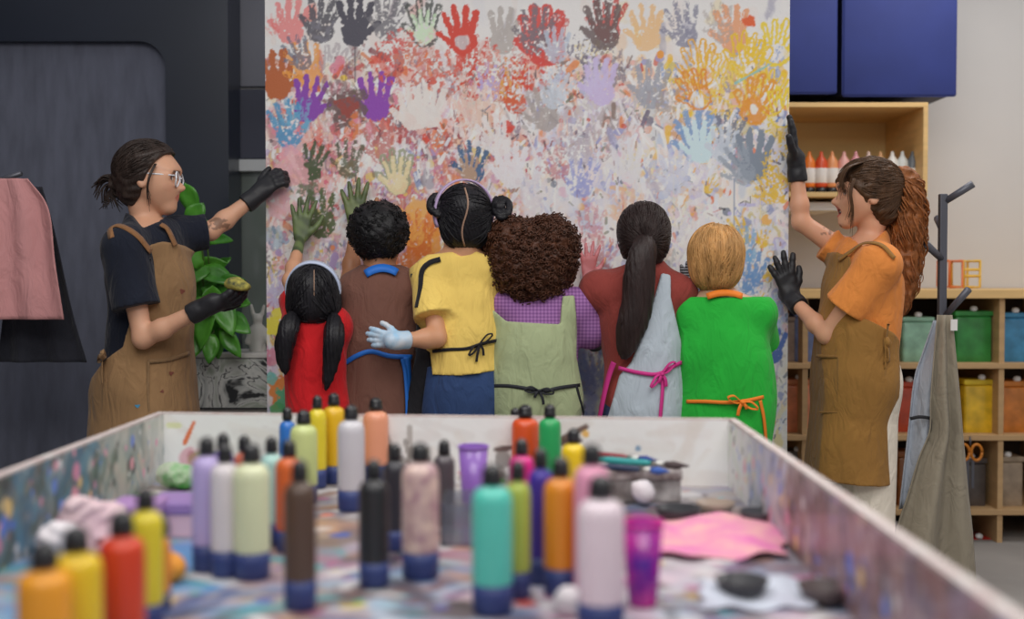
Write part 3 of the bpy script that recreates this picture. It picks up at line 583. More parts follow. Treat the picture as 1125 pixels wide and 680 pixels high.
# ================================================================ the hand-printed board
def vnoise(h, w, cell, seed, oct=3):
    r = np.random.RandomState(seed); out = np.zeros((h, w)); a = 1.; tot = 0
    cy, cx = (cell, cell) if np.isscalar(cell) else cell
    for o in range(oct):
        gh, gw = int(h/cy)+3, int(w/cx)+3; g = r.rand(gh, gw); y = np.arange(h)/cy; x = np.arange(w)/cx
        y0, x0 = y.astype(int), x.astype(int); fy = (y-y0)[:, None]; fx = (x-x0)[None]; fy = fy*fy*(3-2*fy); fx = fx*fx*(3-2*fx)
        v = (g[y0][:, x0]*(1-fx)+g[y0][:, x0+1]*fx)*(1-fy)+(g[y0+1][:, x0]*(1-fx)+g[y0+1][:, x0+1]*fx)*fy
        out += a*v; tot += a; a *= .6; cy = max(1.01, cy/2); cx = max(1.01, cx/2)
    return out/tot
class Paint:                           # wet paint laid on a surface, kept per point of its mesh
    def __init__(s, x0, x1, y0, y1, st, base, seed=1):
        s.x = np.arange(x0, x1+st*.5, st); s.y = np.arange(y0, y1+st*.5, st); s.st = st; s.h, s.w = len(s.y), len(s.x)
        s.c = np.tile(np.array(A(base)), (s.h, s.w, 1)); s.r = np.random.RandomState(seed)
        s.n1 = vnoise(s.h, s.w, 9/st*1.2, seed+1); s.n2 = vnoise(s.h, s.w, 3.2/st, seed+2, 2); s.n3 = vnoise(s.h, s.w, (26/st, 4/st), seed+3); s.n4 = vnoise(s.h, s.w, 2.2, seed+4, 1)
    def win(s, cx, cy, R):
        i0, i1 = np.searchsorted(s.x, [cx-R, cx+R]); k0, k1 = np.searchsorted(s.y, [cy-R, cy+R]); 
        return (slice(k0, k1), slice(i0, i1)) if i1 > i0 and k1 > k0 else None
    def put(s, sl, a, col):
        a = np.clip(a, 0, 1)[..., None]; c = np.array(A(col)) if isinstance(col, str) else np.array(col); s.c[sl] = s.c[sl]*(1-a)+c*a
    def stroke(s, cx, cy, L, w, ang, col, alpha=.7, soft=.5, patch=.45):
        sl = s.win(cx, cy, L/2+w*2)
        if not sl: return
        X, Y = s.x[sl[1]][None]-cx, s.y[sl[0]][:, None]-cy; u = X*cos(ang)+Y*sin(ang); v = -X*sin(ang)+Y*cos(ang)
        d = np.sqrt(np.maximum(np.abs(u)-L/2, 0)**2+v*v)/w+(s.n1[sl]-.5)*1.3
        a = np.clip((1-d)/soft, 0, 1)*np.clip((s.n3[sl]*.5+s.n2[sl]*.5-patch+.25)*5, 0, 1)*alpha; s.put(sl, a, col)
    def blot(s, cx, cy, r, col, alpha=.9, patch=.3, asp=1.):
        sl = s.win(cx, cy, r*1.8)
        if not sl: return
        X, Y = s.x[sl[1]][None]-cx, (s.y[sl[0]][:, None]-cy)*asp; d = np.sqrt(X*X+Y*Y)/r+(s.n1[sl]-.5)*1.4
        s.put(sl, np.clip((1-d)*6, 0, 1)*np.clip((s.n2[sl]-patch+.2)*6, 0, 1)*alpha, col)
    def drip(s, x, y0, y1, w, col, alpha=.8):
        sl = s.win(x, (y0+y1)/2, abs(y1-y0)/2+4)
        if not sl: return
        X, Y = s.x[sl[1]][None]-x, s.y[sl[0]][:, None]; s.put(sl, np.clip((w-np.abs(X))*1.2, 0, 1)*((Y > y0) & (Y < y1))*alpha, col)
    def print(s, cx, cy, S, col, rot=0., mir=1, alpha=.95, patch=.3, line=0., col2=None, spread=1., hole=0.):
        """One handprint: palm, four fingers and a thumb, S tall."""
        sl = s.win(cx, cy, S*.85)
        if not sl: return
        X, Y = (s.x[sl[1]][None]-cx)/S, -(s.y[sl[0]][:, None]-cy)/S; r = math.radians(rot); x = (X*cos(r)-Y*sin(r))*mir; y = X*sin(r)+Y*cos(r)
        def cap(ax, ay, bx, by, ra, rb):
            ex, ey = bx-ax, by-ay; t = np.clip(((x-ax)*ex+(y-ay)*ey)/(ex*ex+ey*ey), 0, 1); return np.sqrt((x-ax-t*ex)**2+(y-ay-t*ey)**2)-(ra+(rb-ra)*t)
        q = lambda x_, y_, a_, b_: np.sqrt(((x-x_)/a_)**2+((y-y_)/b_)**2)
        palm = (q(0, -.2, .275, .27)-1)*.26; d = palm
        for fx, ang, ln in ((-.19, -20, .30), (-.07, -6, .40), (.06, 5, .38), (.18, 17, .30)):
            a_ = math.radians(ang)*spread; d = np.minimum(d, cap(fx, -.02, fx+sin(a_)*ln*1.25, .02+cos(a_)*ln*1.1, .078, .068))
        d = np.minimum(d, cap(-.16, -.25, -.43, -.03, .085, .068)); d = d+(s.n2[sl]-.5)*.07+(s.n1[sl]-.5)*.06
        e = 1.1/S*s.st; f = np.clip(-d/e, 0, 1) if not line else np.clip((line-np.abs(d+.02))/e, 0, 1)
        if hole: f = f*(1-np.clip((hole*.16-np.sqrt(x*x+(y+.2)**2)+(s.n1[sl]-.5)*.1)/.03, 0, 1)*.85)
        t = np.clip((s.n2[sl]*.55+s.n1[sl]*.25+s.n4[sl]*.2-patch+.06)*7, 0, 1); a = f*t*alpha; s.put(sl, a, col)
        if col2: s.put(sl, f*np.clip((s.n1[sl]-.55)*6, 0, 1)*alpha*.9, col2)
PX0, PX1, PY0, PY1 = 292.8, 866.0, -38., 648.
p = Paint(PX0, PX1, PY0, PY1, 1.0, 'cdcbca', 11); r = p.r
def pal(x, y):
    if y < 75: 
        L = ['cbc7c6', 'd0cdcb', 'c8c7c9', 'cdc3be'] if r.rand() < .8 else (['c58f86', 'c46a58', '8a8088'] if x < 640 else ['cfae8a', '9a98a8', 'd0bd80'])
    elif x < 430: L = ['d09a9a', 'd4aaa6', 'c9a0b0', 'c98f86', 'd8b9ae', 'b98fa4', 'cfc4c4', 'c7b4c6', 'd6c0a0', 'a86c70'] if y < 340 else ['c4b6c6', 'b9a6c0', 'a9b4c8', 'd0c9cc', 'c9c0b0', 'd3a890']
    elif x < 560: L = ['d3a49a', 'd0b5ae', 'cfc6c4', 'c98a78', 'd5ac90', 'c7b6c8', 'd3c8c0', 'b5606a', 'c47f6c'] if y < 250 else ['c8c0c4', 'c5a79e', 'b9a9bd', 'cf9a70']
    elif x < 700: L = ['c9b3ae', 'b8a8ae', 'bfb3c9', 'c98b78', 'cbc4c4', 'a79c9e', 'd0b0a0', 'c4c9d2'] if y < 170 else ['c8c2c6', 'b4b3cc', 'cfc6bc', 'd3c3b4', 'bcc3cf', 'c5a9a6', 'd2cfcc', '9fa3c0']
    else: L = ['d0a86a', 'd2b25c', 'cdc6c0', 'd1b89a', 'cf9a60', 'cbc7c6'] if y < 135 else ['b4bccb', 'c9cacd', 'a3b0c6', 'c9c3d2', 'd3cfc8', 'bdb6cc', 'd2c690', 'cdb8b0']
    return L[r.randint(len(L))]
for k in range(1500):
    x, y = r.uniform(292, 868), r.uniform(70, 500) if r.rand() < .93 else r.uniform(0, 75)
    p.stroke(x, y, r.uniform(6, 34), r.uniform(3, 9), r.normal(pi/2, .5), pal(x, y), r.uniform(.35, .85), .5, r.uniform(.3, .5))
# older prints, worn and overlapping
for k in range(210):
    x, y = r.uniform(300, 862), r.uniform(70, 470); c = pal(x, y); c = np.array(A(c))*r.uniform(.62, 1.08)
    p.print(x, y, r.uniform(42, 58), c, r.normal(0, 22), r.choice([-1, 1]), r.uniform(.5, .9), r.uniform(.35, .52), .045 if r.rand() < .35 else 0.)
def VL(x, y, q):
    if y > 160: return ['8f98c0', 'a8a4cc', '7f8ab4', 'd2a050', 'b0b8cc', '6f7686', 'd6d3d0', 'c7a8b8', 'cc6a40', 'd8d5d2'] if q >= 2 else ['b0525a', 'b77f9c', '9a86b0', 'c9b05a', 'd6d0cc', '6a5c66', 'c87848', 'd8d2ce', 'c0506a', '7a8ab0']
    return vivid[q]+['d4cfcc', 'cfa69c']
vivid = {0: ['b0303a', 'c8503c', '7a3038', 'c4703a', '5a4a52', 'c77a8c'], 1: ['c23c2c', 'b84a3c', '8a3440', 'cc6a34', '8a7a88'], 2: ['b84838', '6a6478', '8d8fb8', 'cc7a3c', '7d6a62'], 3: ['d28a26', 'd6a828', 'ccb42c', '5a7ab0', '7a90b8', 'd0b030']}
for k in range(130):
    x, y = r.uniform(296, 864), r.uniform(62, 470); q = min(3, int((x-292)/144)); L = VL(x, y, q); p.print(x, y, r.uniform(42, 58), L[r.randint(len(L))], r.normal(0, 24), r.choice([-1, 1]), r.uniform(.5, .9), r.uniform(.44, .58), .035 if r.rand() < .3 else 0.)
for k in range(2600):
    x, y = r.uniform(294, 866), r.uniform(60, 480); q = min(3, int((x-292)/144)); L = vivid[q]
    L = VL(x, y, q)
    if False: L = ['8f98c0', 'a8a4cc', '7f8ab4', 'd2a050', 'b0b8cc', '6f7686', 'd6d3d0', 'c7a8b8', 'cc6a40']
    s_ = abs(r.normal(0, 1))*3+1.4
    if r.rand() < .45: p.stroke(x, y, s_*r.uniform(1, 3), s_*.6, r.normal(pi/2, .7), L[r.randint(len(L))], r.uniform(.5, .95), .3, .42)
    else: p.blot(x, y, s_, L[r.randint(len(L))], r.uniform(.5, .95))
for k in range(60): x, y = r.uniform(300, 860), r.uniform(60, 300); p.drip(x, y, y+r.uniform(15, 60), r.uniform(.7, 1.3), pal(x, y), .7)
# whitish overpainting in the middle and lower right
for k in range(110):
    x, y = r.normal(660, 75), r.normal(235, 60); p.stroke(x, y, r.uniform(10, 40), r.uniform(4, 10), r.normal(pi/2, .3), ['cfcaca', 'd4d0ce', 'c6c6d0', 'cbc4cc'][r.randint(4)], r.uniform(.3, .7), .6, .42)
for k in range(1500):
    x, y = r.uniform(294, 866), r.uniform(90, 485); c = ['d6d3d1', 'd8d5d3', 'cfcccf', 'd2c8c6', 'c9ccd4'][r.randint(5)]
    if r.rand() < (.45 if x < 440 else .9): p.stroke(x, y, r.uniform(4, 18), r.uniform(1.2, 3.2), r.normal(pi/2, .4), c, r.uniform(.6, .95), .4, r.uniform(.36, .5))
for k in range(700):
    x, y = r.uniform(294, 866), r.uniform(70, 485); c = ['3c3a40', '5a5058', '7a4048', '4a5a7a', '6a6a50', 'b8442e', '8a5a3a', '50404a'][r.randint(8)]
    p.stroke(x, y, r.uniform(2, 9), r.uniform(.7, 1.6), r.normal(pi/2, .6), c, r.uniform(.4, .85), .4, .45)
P_ = p.print
# the plain prints, from the top row down
P_(322, 27, 54, 'd07f7e', 8, 1, .95, .25); P_(303, 30, 26, 'd0605e', 0, 1, .6, .5)
P_(356, 24, 56, '4e4c55', 14, 1, .95, .36, col2='6f6d78'); P_(391, 26, 58, '45434f', 0, -1, 1, .14); p.drip(391, 50, 92, 1.2, '4c4a52')
P_(428, 22, 54, '66646b', 12, 1, .9, .4); P_(467, 28, 54, '3f4340', 0, 1, .9, .4, .04); P_(467, 32, 40, 'b9d0b0', 0, 1, .8, .4)
P_(508, 36, 58, 'bf3b2c', -4, 1, 1, .2, hole=1.); P_(553, 36, 54, 'a39c98', 6, -1, .9, .3)
P_(598, 42, 66, 'bf3a33', -6, 1, .95, .3, .06); P_(603, 44, 62, 'b8433c', 4, 1, .8, .45); P_(590, 36, 58, '6b646c', 10, 1, .9, .4); P_(612, 52, 42, 'a8b2c2', 4, 1, .8, .35)
P_(668, 24, 54, 'b03a32', 8, 1, .9, .4); P_(663, 30, 58, '5d4c4c', -2, 1, .9, .3)
P_(710, 34, 54, 'd0ab7c', 0, 1, .9, .3); P_(750, 30, 54, '76768a', -6, 1, .85, .42); P_(804, 34, 56, 'cd8d62', -4, 1, .9, .28); P_(790, 28, 48, '9d9490', -10, 1, .6, .45); p.blot(822, 26, 8, 'c8572c', 1, .1)
P_(852, 50, 54, 'd2b92a', 6, -1, .95, .22, .042)
P_(306, 84, 58, 'a3562b', 0, -1, 1, .16); P_(338, 74, 56, 'd68f3a', -14, 1, .85, .38); P_(330, 60, 42, '5a6478', -22, 1, .8, .4)
P_(340, 110, 54, '7a3b9a', 8, -1, 1, .1); P_(414, 108, 56, '7f3c9e', 0, 1, 1, .1)
P_(316, 138, 56, '3a86b0', -14, -1, .9, .4); P_(330, 128, 44, '6aa2bc', -8, 1, .6, .45)
p.blot(382, 118, 24, '5e4a48', .9, .38); p.blot(384, 120, 13, '8a3a32', .95, .25); p.blot(390, 128, 6, 'c06a38', .9); p.blot(379, 88, 4, 'd2b43a'); P_(372, 100, 50, '6b4a4e', -26, 1, .7, .5)
for x, y, s_, c, ro in ((430, 70, 54, 'bc4a3a', 8), (444, 58, 50, 'c0504a', -22), (456, 74, 52, 'b97060', 30), (490, 82, 54, 'c25a4a', -6), (526, 66, 52, 'bd4638', 12), (520, 90, 52, 'bb4030', 20), (545, 78, 48, 'c4867a', -8), (562, 92, 54, 'c98e3a', 0), (568, 104, 50, 'bd4a2c', 8), (538, 92, 46, 'a79cc8', 6), (585, 78, 50, 'c03c34', -16)):
    P_(x, y, s_, c, ro, 1, .9, .5, .05 if x % 3 == 0 else 0.)
P_(455, 120, 54, 'd0c9c4', 0, 1, .9, .3); P_(472, 118, 52, 'cfcac6', 4, 1, .9, .25); P_(520, 118, 52, 'cdb6aa', 20, 1, .7, .4)
P_(420, 158, 52, 'b06a66', -10, 1, .85, .42); P_(437, 190, 50, '8a8f76', 0, 1, .9, .25, .045); P_(437, 194, 44, 'd3c59a', 0, 1, .85, .25)
P_(520, 180, 50, '34587e', 4, 1, .95, .38); P_(516, 186, 32, 'a98a72', 0, 1, .9, .3); P_(562, 182, 54, 'cfcdd2', 0, 1, .9, .2); P_(545, 150, 50, 'd0cccc', -18, 1, .85, .3)
P_(598, 122, 52, '9a918e', -10, 1, .85, .36); P_(612, 100, 48, 'b4bcc8', 24, 1, .8, .4); P_(660, 92, 54, 'b5a6cb', 0, 1, .9, .28); P_(655, 84, 46, 'b8aecf', 20, -1, .7, .4)
P_(715, 96, 56, '8f919c', 8, 1, .9, .36); P_(736, 108, 46, '9c8f84', 30, 1, .7, .45); P_(635, 160, 50, 'a8a0ac', -10, 1, .7, .4); P_(640, 196, 50, '7d86c0', 10, 1, .75, .45); P_(610, 176, 50, 'b06a70', -20, 1, .7, .48); P_(585, 215, 50, 'c9c2c8', 0, 1, .7, .4)
for x, y, s_, c, ro, ln in ((768, 72, 54, 'cd9a2c', -6, .032), (780, 84, 52, 'd2a82a', 10, .03), (764, 100, 48, 'c97f22', -20, .036), (818, 62, 52, 'd0ab24', 12, .036), (828, 72, 54, 'd2b026', 4, .036), (848, 104, 52, 'd3b42a', 14, .034), (832, 112, 56, 'cc8a28', 24, .04), (858, 120, 46, 'd4bb30', 4, .036), (804, 96, 50, 'd0b85a', -14, .03)):
    P_(x, y, s_, c, ro, 1, .95, .25, ln)
p.blot(828, 122, 13, 'cc8426', .9, .2); p.blot(827, 122, 6, 'd0ccc6', 1, .05); p.stroke(826, 82, 44, 1.6, -.5, '6fb0b0', .8)
P_(764, 152, 60, '6f8fb8', -8, 1, .9, .32); P_(768, 158, 50, 'b9cdd2', 0, 1, .95, .22); P_(800, 146, 50, '5f6880', 8, -1, .85, .42); P_(795, 160, 44, 'b4bcc8', 4, 1, .85, .3)
P_(828, 172, 60, '76808e', 4, 1, 1, .16); P_(812, 182, 50, '8a93a0', -26, 1, .8, .35); p.drip(806, 196, 262, 1.3, '7f88a0'); P_(742, 190, 52, 'b9bed0', 0, 1, .7, .35); P_(690, 178, 52, 'c9c8cc', -6, 1, .8, .3)
for x, y, s_ in ((846, 178, 6), (852, 196, 8), (842, 208, 9), (856, 216, 5), (812, 255, 9), (838, 262, 6), (846, 300, 6), (780, 205, 5), (857, 150, 4), (836, 330, 5)): P_(x, y, s_*4.2, 'd0ac2e', r.uniform(-60, 60), 1, .9, .42)
P_(850, 380, 42, '4d67a6', 6, 1, 1, .2); P_(826, 300, 52, '5f87b8', 8, 1, .9, .4); P_(818, 270, 46, '6f9cc0', -8, 1, .8, .42); P_(840, 430, 46, 'a98aa0', 0, 1, .7, .42); P_(846, 345, 44, '9ab0d0', 0, -1, .7, .4)
P_(345, 178, 44, '3c4a30', 18, 1, .95, .34); P_(352, 236, 58, '46552f', -8, 1, .95, .36); P_(336, 200, 40, '4f5a3c', -30, 1, .8, .42); P_(384, 176, 46, '4a5138', 6, 1, .85, .42); p.blot(346, 190, 9, '3f4c2f', .9, .3)
for x, y, s_, c in ((462, 250, 26, 'c8782c'), (468, 268, 24, 'd08a36'), (455, 284, 18, 'c06a2c'), (458, 232, 12, 'cfa060')): p.blot(x, y, s_, c, .9, .34)
P_(462, 258, 54, 'c06424', 10, 1, .9, .42); P_(452, 250, 48, 'd49a4a', -14, 1, .8, .45)
P_(650, 250, 50, 'b8707a', 0, 1, .6, .45); P_(690, 232, 50, 'd0aa90', 0, 1, .7, .4); P_(664, 282, 44, 'b06672', 12, 1, .6, .45)
p.blot(318, 185, 20, 'd09aa0', .8, .3); p.blot(308, 225, 16, 'cfa0a6', .8, .35); p.blot(302, 262, 12, '7f9cb0', .6, .4); p.blot(300, 358, 11, 'd6c83a', .95, .25); p.blot(306, 345, 7, 'd6c83a', .9, .25); p.blot(299, 392, 9, 'c87a90', .8)
p.blot(312, 432, 20, 'cf7a30', .95, .25); p.blot(318, 440, 15, '4ea07a', .95, .22); p.blot(304, 452, 9, '4c9a60', .9, .3); p.blot(330, 452, 11, 'cf6a3a', .9, .3); P_(303, 318, 44, 'a9a0c8', 0, 1, .7, .4); p.blot(298, 415, 7, '58b0a8', .8)
p.stroke(640, 400, 60, 9, 1.4, '6a7ab4', .7); p.stroke(650, 430, 50, 8, 1.6, '8a90c4', .7); P_(655, 405, 44, '7a84b8', 0, 1, .7, .42)
YB = 4.5
bx = (p.x-CX)*YB/FPX; bz = CAMZ-(p.y-304)*YB/FPX; nx, nz = p.w, p.h
X, Z = np.meshgrid(bx, bz); relief = .0012*(p.n2-.5)
vs = np.stack([X.ravel(), (YB+relief*0).ravel()-.0006*p.n1.ravel(), Z.ravel()], 1)
i = np.arange(nx*nz).reshape(nz, nx); fs = np.stack([i[1:, :-1].ravel(), i[1:, 1:].ravel(), i[:-1, 1:].ravel(), i[:-1, :-1].ravel()], 1)
board = thing('mural_board', 'tall white board covered all over in colourful painted handprints', 'board', (0, YB+.02, bz.min()))
me = npmesh('painted_face', vs, fs); setcol(me, p.c.reshape(-1, 3)); link('painted_face', me, vcmat('hand_paint', .55, bump=(140, .25, .003)), board)
mb = MB(); mb.box((bx[0], YB+.0005, bz[-1]), (bx[-1], YB+.035, bz[0])); mb.build('panel', mat('board_edge_white', 'c2bebc', .6), board, smooth=False)
mb = MB()
for x in (-.6, .75): mb.box((x-.03, YB+.035, bz[-1]), (x+.03, YB+.075, bz[0]-.1)); mb.box((x-.03, YB-.0, 0), (x+.03, YB+.3, bz.min()))
mb.build('back_brace', mat('brace_wood', 'b09468', .7), board, smooth=False)
# ================================================================ the paint table in front
ZR, ZF = .83, .66
BL, BR = WZ(180, 455, ZR), WZ(800, 462, ZR); FL, FR = V(BL[0]-.005, .95, ZR), V(WZ(1077, 660, ZR)[0]-.006, .95, ZR)
tb = thing('paint_table', 'big white paint-splattered table with raised sides, full of paint bottles', 'table', ((BL[0]+BR[0])/2, 2.0, 0))
vcp = vcmat('spilled_paint', .45, bump=(50, .2, .004), coat=.15)
def panel(name, p00, p10, p01, p11, paint, parent, m=vcp):    # a painted quad: paint covers 0..w by 0..h
    u = np.linspace(0, 1, paint.w)[None, :, None]; v = np.linspace(0, 1, paint.h)[:, None, None]
    P = (1-v)*((1-u)*p00+u*p10)+v*((1-u)*p01+u*p11); i = np.arange(paint.w*paint.h).reshape(paint.h, paint.w)
    fs = np.stack([i[1:, :-1].ravel(), i[1:, 1:].ravel(), i[:-1, 1:].ravel(), i[:-1, :-1].ravel()], 1)
    me = npmesh(name, P.reshape(-1, 3), fs); setcol(me, paint.c.reshape(-1, 3)); return link(name, me, m, parent)
# floor of the tray: u left..right (1.5 m = 150), v back..front (2.2 m = 220)
p = Paint(0, 150, 0, 220, .8, '8d8a94', 31); r = p.r
FLR = ['9a8e92', '8a8a9c', 'a4988f', '7f90ac', 'a8a0a4', '86786f', '988c9e', '6f7f9c', '7a6f74']
for k in range(700): p.stroke(r.uniform(0, 150), r.uniform(0, 220), r.uniform(5, 25), r.uniform(2, 6), r.uniform(0, pi), FLR[r.randint(9)], r.uniform(.4, .9))
def zone(n, x, y, sx, sy, cols, s0=2, s1=6):
    for k in range(n): 
        X, Y = r.normal(x, sx), r.normal(y, sy); p.stroke(X, Y, r.uniform(4, 16), r.uniform(s0, s1), r.normal(0, .7), cols[r.randint(len(cols))], r.uniform(.5, .95), .5, .35)
zone(170, 30, 115, 16, 26, ['4a84b4', '3a6aa8', '6a9cc0', '5a8ab8', '7aa8c4', '8a9cb8', '3f9a9a']); zone(60, 55, 95, 12, 30, ['b08a72', '9a7a6a', 'b8a08a', 'a8927a', '7a6a68']); zone(60, 70, 110, 14, 18, ['8a7f98', 'a89aa8', '6a8ab0', '4a9aa0', 'b09a98'])
zone(50, 108, 66, 14, 8, ['c04a8c', 'd070a8', 'cc5a9a', 'd49ab4', 'cf6a8a', 'd2a890']); zone(50, 100, 42, 14, 10, ['6a5a54', '4a4648', 'a8a09c', 'b8b4b2', '2e2e34', '8a7468']); zone(60, 110, 110, 18, 20, ['c2bec4', 'a8b8c8', 'b9b4c0', '7a6a6c', '5a5058', 'cbb8c4']); zone(40, 75, 12, 40, 6, ['bdbab8', 'c6c2c0', 'a09890', '6a6058', '8a7a70'])
zone(26, 20, 30, 8, 10, ['3f8a4a', '4aa040', 'c05a3a', 'c8b8b4', '7a9a5a', 'c45a6a']); zone(30, 90, 85, 10, 14, ['b08a78', '6a4a48', 'c49a88', 'c0a8b4', '9a6a80'])
for k in range(260): p.blot(r.uniform(0, 150), r.uniform(0, 220), abs(r.normal(0, 1.4))+.5, ['c23a8a', '3a5aa8', 'd0b030', '2a2a30', 'd8d4d0', '3a9a6a', 'c84a30', '6a3a9a', 'd8d6d4', '5ab0c0'][r.randint(10)], .9)
for k in range(500):
    X, Y = r.uniform(40, 150), r.uniform(10, 220); p.stroke(X, Y, r.uniform(2, 9), r.uniform(.8, 2.6), r.uniform(0, pi), ['3a3438', '5a4a4e', '7a5a5c', '2c2c34', '6a4a78', 'd4d0d2', '8a6a60', '4a5a84', 'b04a86'][r.randint(9)], r.uniform(.5, .9), .4, .4)
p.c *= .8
z = lambda P, h: V(P[0], P[1], h)
panel('tray_floor', z(BL, ZF), z(BR, ZF), z(FL, ZF), z(FR, ZF), p, tb)
# back side, seen from inside: white with splashes
p = Paint(0, 150, 0, 17, .5, 'd6d4d2', 41); r = p.r
for k in range(80): p.stroke(r.uniform(0, 150), r.uniform(2, 17), r.uniform(4, 20), r.uniform(.6, 2.4), r.normal(0, .5), ['cecac8', 'c6c2c0', 'c8c2bc', 'd6d3d1'][r.randint(4)], .5)
for k in range(60): p.blot(r.uniform(0, 120), 17-abs(r.normal(0, 4)), abs(r.normal(0, .8))+.4, ['5a5450', '8a8078', 'b05a6a', '3f9a4a', 'a0968e', '6a6460', 'c8b0a0'][r.randint(7)], .75)
p.blot(3, 3, 2.6, 'b8c05a', .5, .35, 2.5); p.stroke(7, 5, 6, .8, 2.0, 'c8622c', .95, .3, .1); p.blot(12, 12, 6, '4a9a3a', .8, .3, 2); p.blot(14, 14, 3, '5ab04a', .9); p.blot(8, 12, 4, 'c0607a', .55, .4); p.stroke(101, 7, 22, .8, -.12, '54403c', .95, .3, .05); p.stroke(110, 4, 8, .8, -.5, '5a443c', .95, .3, .05); p.blot(113.5, 4, 1.2, 'd0a040'); p.blot(127, 7.5, .8, '5a80a0')
for k in range(40): p.stroke(r.normal(60, 8), r.normal(11, 3), 4, .7, r.normal(1.2, .5), ['3a3634', '6a625c', '8a827c'][r.randint(3)], .7, .4, .4)
panel('back_side', z(BL, ZR), z(BR, ZR), z(BL, ZF), z(BR, ZF), p, tb)
# left side: grey-white into dirty blue; right side: white into mauve and brown
def side(seed, pools, base, edges, flip=False):
    p = Paint(0, 220, 0, 17, .6, base, seed); r = p.r
    for k in range(1500):
        x = r.uniform(0, 220); q = x+r.normal(0, 7); c = pools[sum(q > e for e in edges)]; p.stroke(x, r.uniform(-1, 18), r.uniform(1.5, 8), r.uniform(.7, 2.6), r.uniform(.3, 2.4), c[r.randint(len(c))], r.uniform(.45, .95), .5, .4)
    for k in range(160):
        x = r.uniform(4, 220); p.blot(x, r.uniform(0, 17), abs(r.normal(0, .8))+.3, ['4a6ac0', 'c87a9a', 'd0b070', 'd4d0d0', '3a3436', '5a7ac8', '2c2c30', 'd08a9a'][r.randint(8)], .8)
    if flip: p.c = p.c[:, ::-1].copy()
    return p
p = side(51, [['b4b4b0', 'a8aaa6', 'bcbab4', '98a09e'], ['8a9290', '9a9a94', '7f8a8c', 'a89c94', '6a7470'], ['3c5a6c', '586a74', '2f5a76', '5f5850', '4a7488', '33393e', '6f706a', '455248', '7a8a90']], 'a2a29e', (12, 45), True)
panel('left_side', z(FL, ZR), z(BL, ZR), z(FL, ZF), z(BL, ZF), p, tb)
p = side(61, [['ccc9c8', 'c2c4c6', 'bcc4b4', 'c8c6c4'], ['8fa0bc', 'b0b4bc', 'a8a8b0', '6f86b8', 'b8b0b4', '8a949a'], ['7a5a56', '6a4c48', '84645e', '8a7274', '6c6a84', '9a868a', '5c4644', '7f6a78', 'a89894']], 'a29aa0', (30, 68))
panel('right_side', z(BR, ZR), z(FR, ZR), z(BR, ZF), z(FR, ZF), p, tb)
# rims, outer boards, bottom and legs
p = Paint(0, 100, 0, 4, 1., 'c9c5c3', 71)
rim = mat('rim_white', 'c6c2bf', .5, var=(18, 'b09a98'), bump=(40, .1))
T = .022
def bar(a, b, out, name, ext=0., z0=ZF-.03, z1=ZR+.004):
    a, b, o = np.array(a), np.array(b), np.array(out)*T; u_ = nrm((b-a)*V(1, 1, 0)); a = a-u_*ext; b = b+u_*ext; mb = MB(); e = np.array(out)*.003
    v = [z(a+e, z0), z(b+e, z0), z(b+o, z0), z(a+o, z0), z(a+e, z1), z(b+e, z1), z(b+o, z1), z(a+o, z1)]
    mb.add(v, [(0, 1, 2, 3), (4, 5, 6, 7), (0, 1, 5, 4), (1, 2, 6, 5), (2, 3, 7, 6), (3, 0, 4, 7)]); mb.build(name, rim, tb, False)
bar(BL, BR, (0, 1, 0), 'back_board', T); bar(FL, BL, (-1, 0, 0), 'left_board'); bar(FR, BR, (1, 0, 0), 'right_board'); bar(FL, FR, (0, -1, 0), 'front_board', T)
mb = MB(); mb.add([z(P, ZF-.002) for P in (BL, BR, FR, FL)]+[z(P, ZF-.03) for P in (BL, BR, FR, FL)], [(0, 1, 2, 3), (4, 5, 6, 7), (0, 1, 5, 4), (1, 2, 6, 5), (2, 3, 7, 6), (3, 0, 4, 7)]); mb.build('table_top', rim, tb, False)
for P in (BL+V(.05, -.06, 0), BR+V(-.05, -.06, 0), FL+V(.05, .06, 0), FR+V(-.05, .06, 0)): MB().box((P[0]-.03, P[1]-.03, 0), (P[0]+.03, P[1]+.03, ZF-.031), bev=.004).build('leg', rim, tb, False)
# ---------------------------------------------------------------- bottles
blk = mat('black_flip_cap', '19191c', .3, spec=.6); navy = mat('navy_label_band', '2a3768', .5)
def bottle(x, yt, yb, w, col, lab, band=True, kind='bottle', col2=None, capc=None, shadeY=None, clear=False):
    """A squeeze bottle: x, top of its shoulder, foot (pixels), width; foot may be hidden."""
    c = WZ(x, yb, ZF+.0015); Y = c[1]; r_ = w*Y/FPX/2; H_ = max(.08, W(x, yt, Y)[2]-c[2]); t = thing('paint_bottle', lab, 'bottle', c, 'squeeze bottles of paint in the tray')
    m = mat('paint_'+col+(col2 or ''), col, .32, var=(34, col2) if col2 else (6, .06), coat=.12); s = r_
    bh = H_*.23 if band else 0
    MB().lathe([(.0001, bh*.98), (s*.985, bh*.99), (s, bh+.004), (s, H_*.86), (s*.96, H_*.92), (s*.8, H_*.965), (s*.45, H_*.995), (s*.36, H_+.003), (.0001, H_+.003)], n=24).build('bottle_body', m, t, local=True)
    if band: MB().lathe([(.0001, 0), (s*.9, 0), (s*.98, .004), (s*1.0, bh*.6), (s*1.0, bh), (.0001, bh)], n=24).build('label_band', navy, t, local=True)
    k = max(s*.47, .0115); h2 = .028; mb = MB(); mb.lathe([(.0001, H_+.002), (k*1.12, H_+.002), (k*1.15, H_+.012), (k*1.08, H_+.014), (k*1.05, H_+.024), (k*.9, H_+.029), (k*.6, H_+.031), (k*.5, H_+.034), (.0001, H_+.0345)], n=18)
    mb.build('flip_cap', capc or blk, t, local=True); return t
bottle(50, 625, 770, 58, 'cf8a24', 'amber paint bottle at the far left edge of the tray, next to the yellow one')
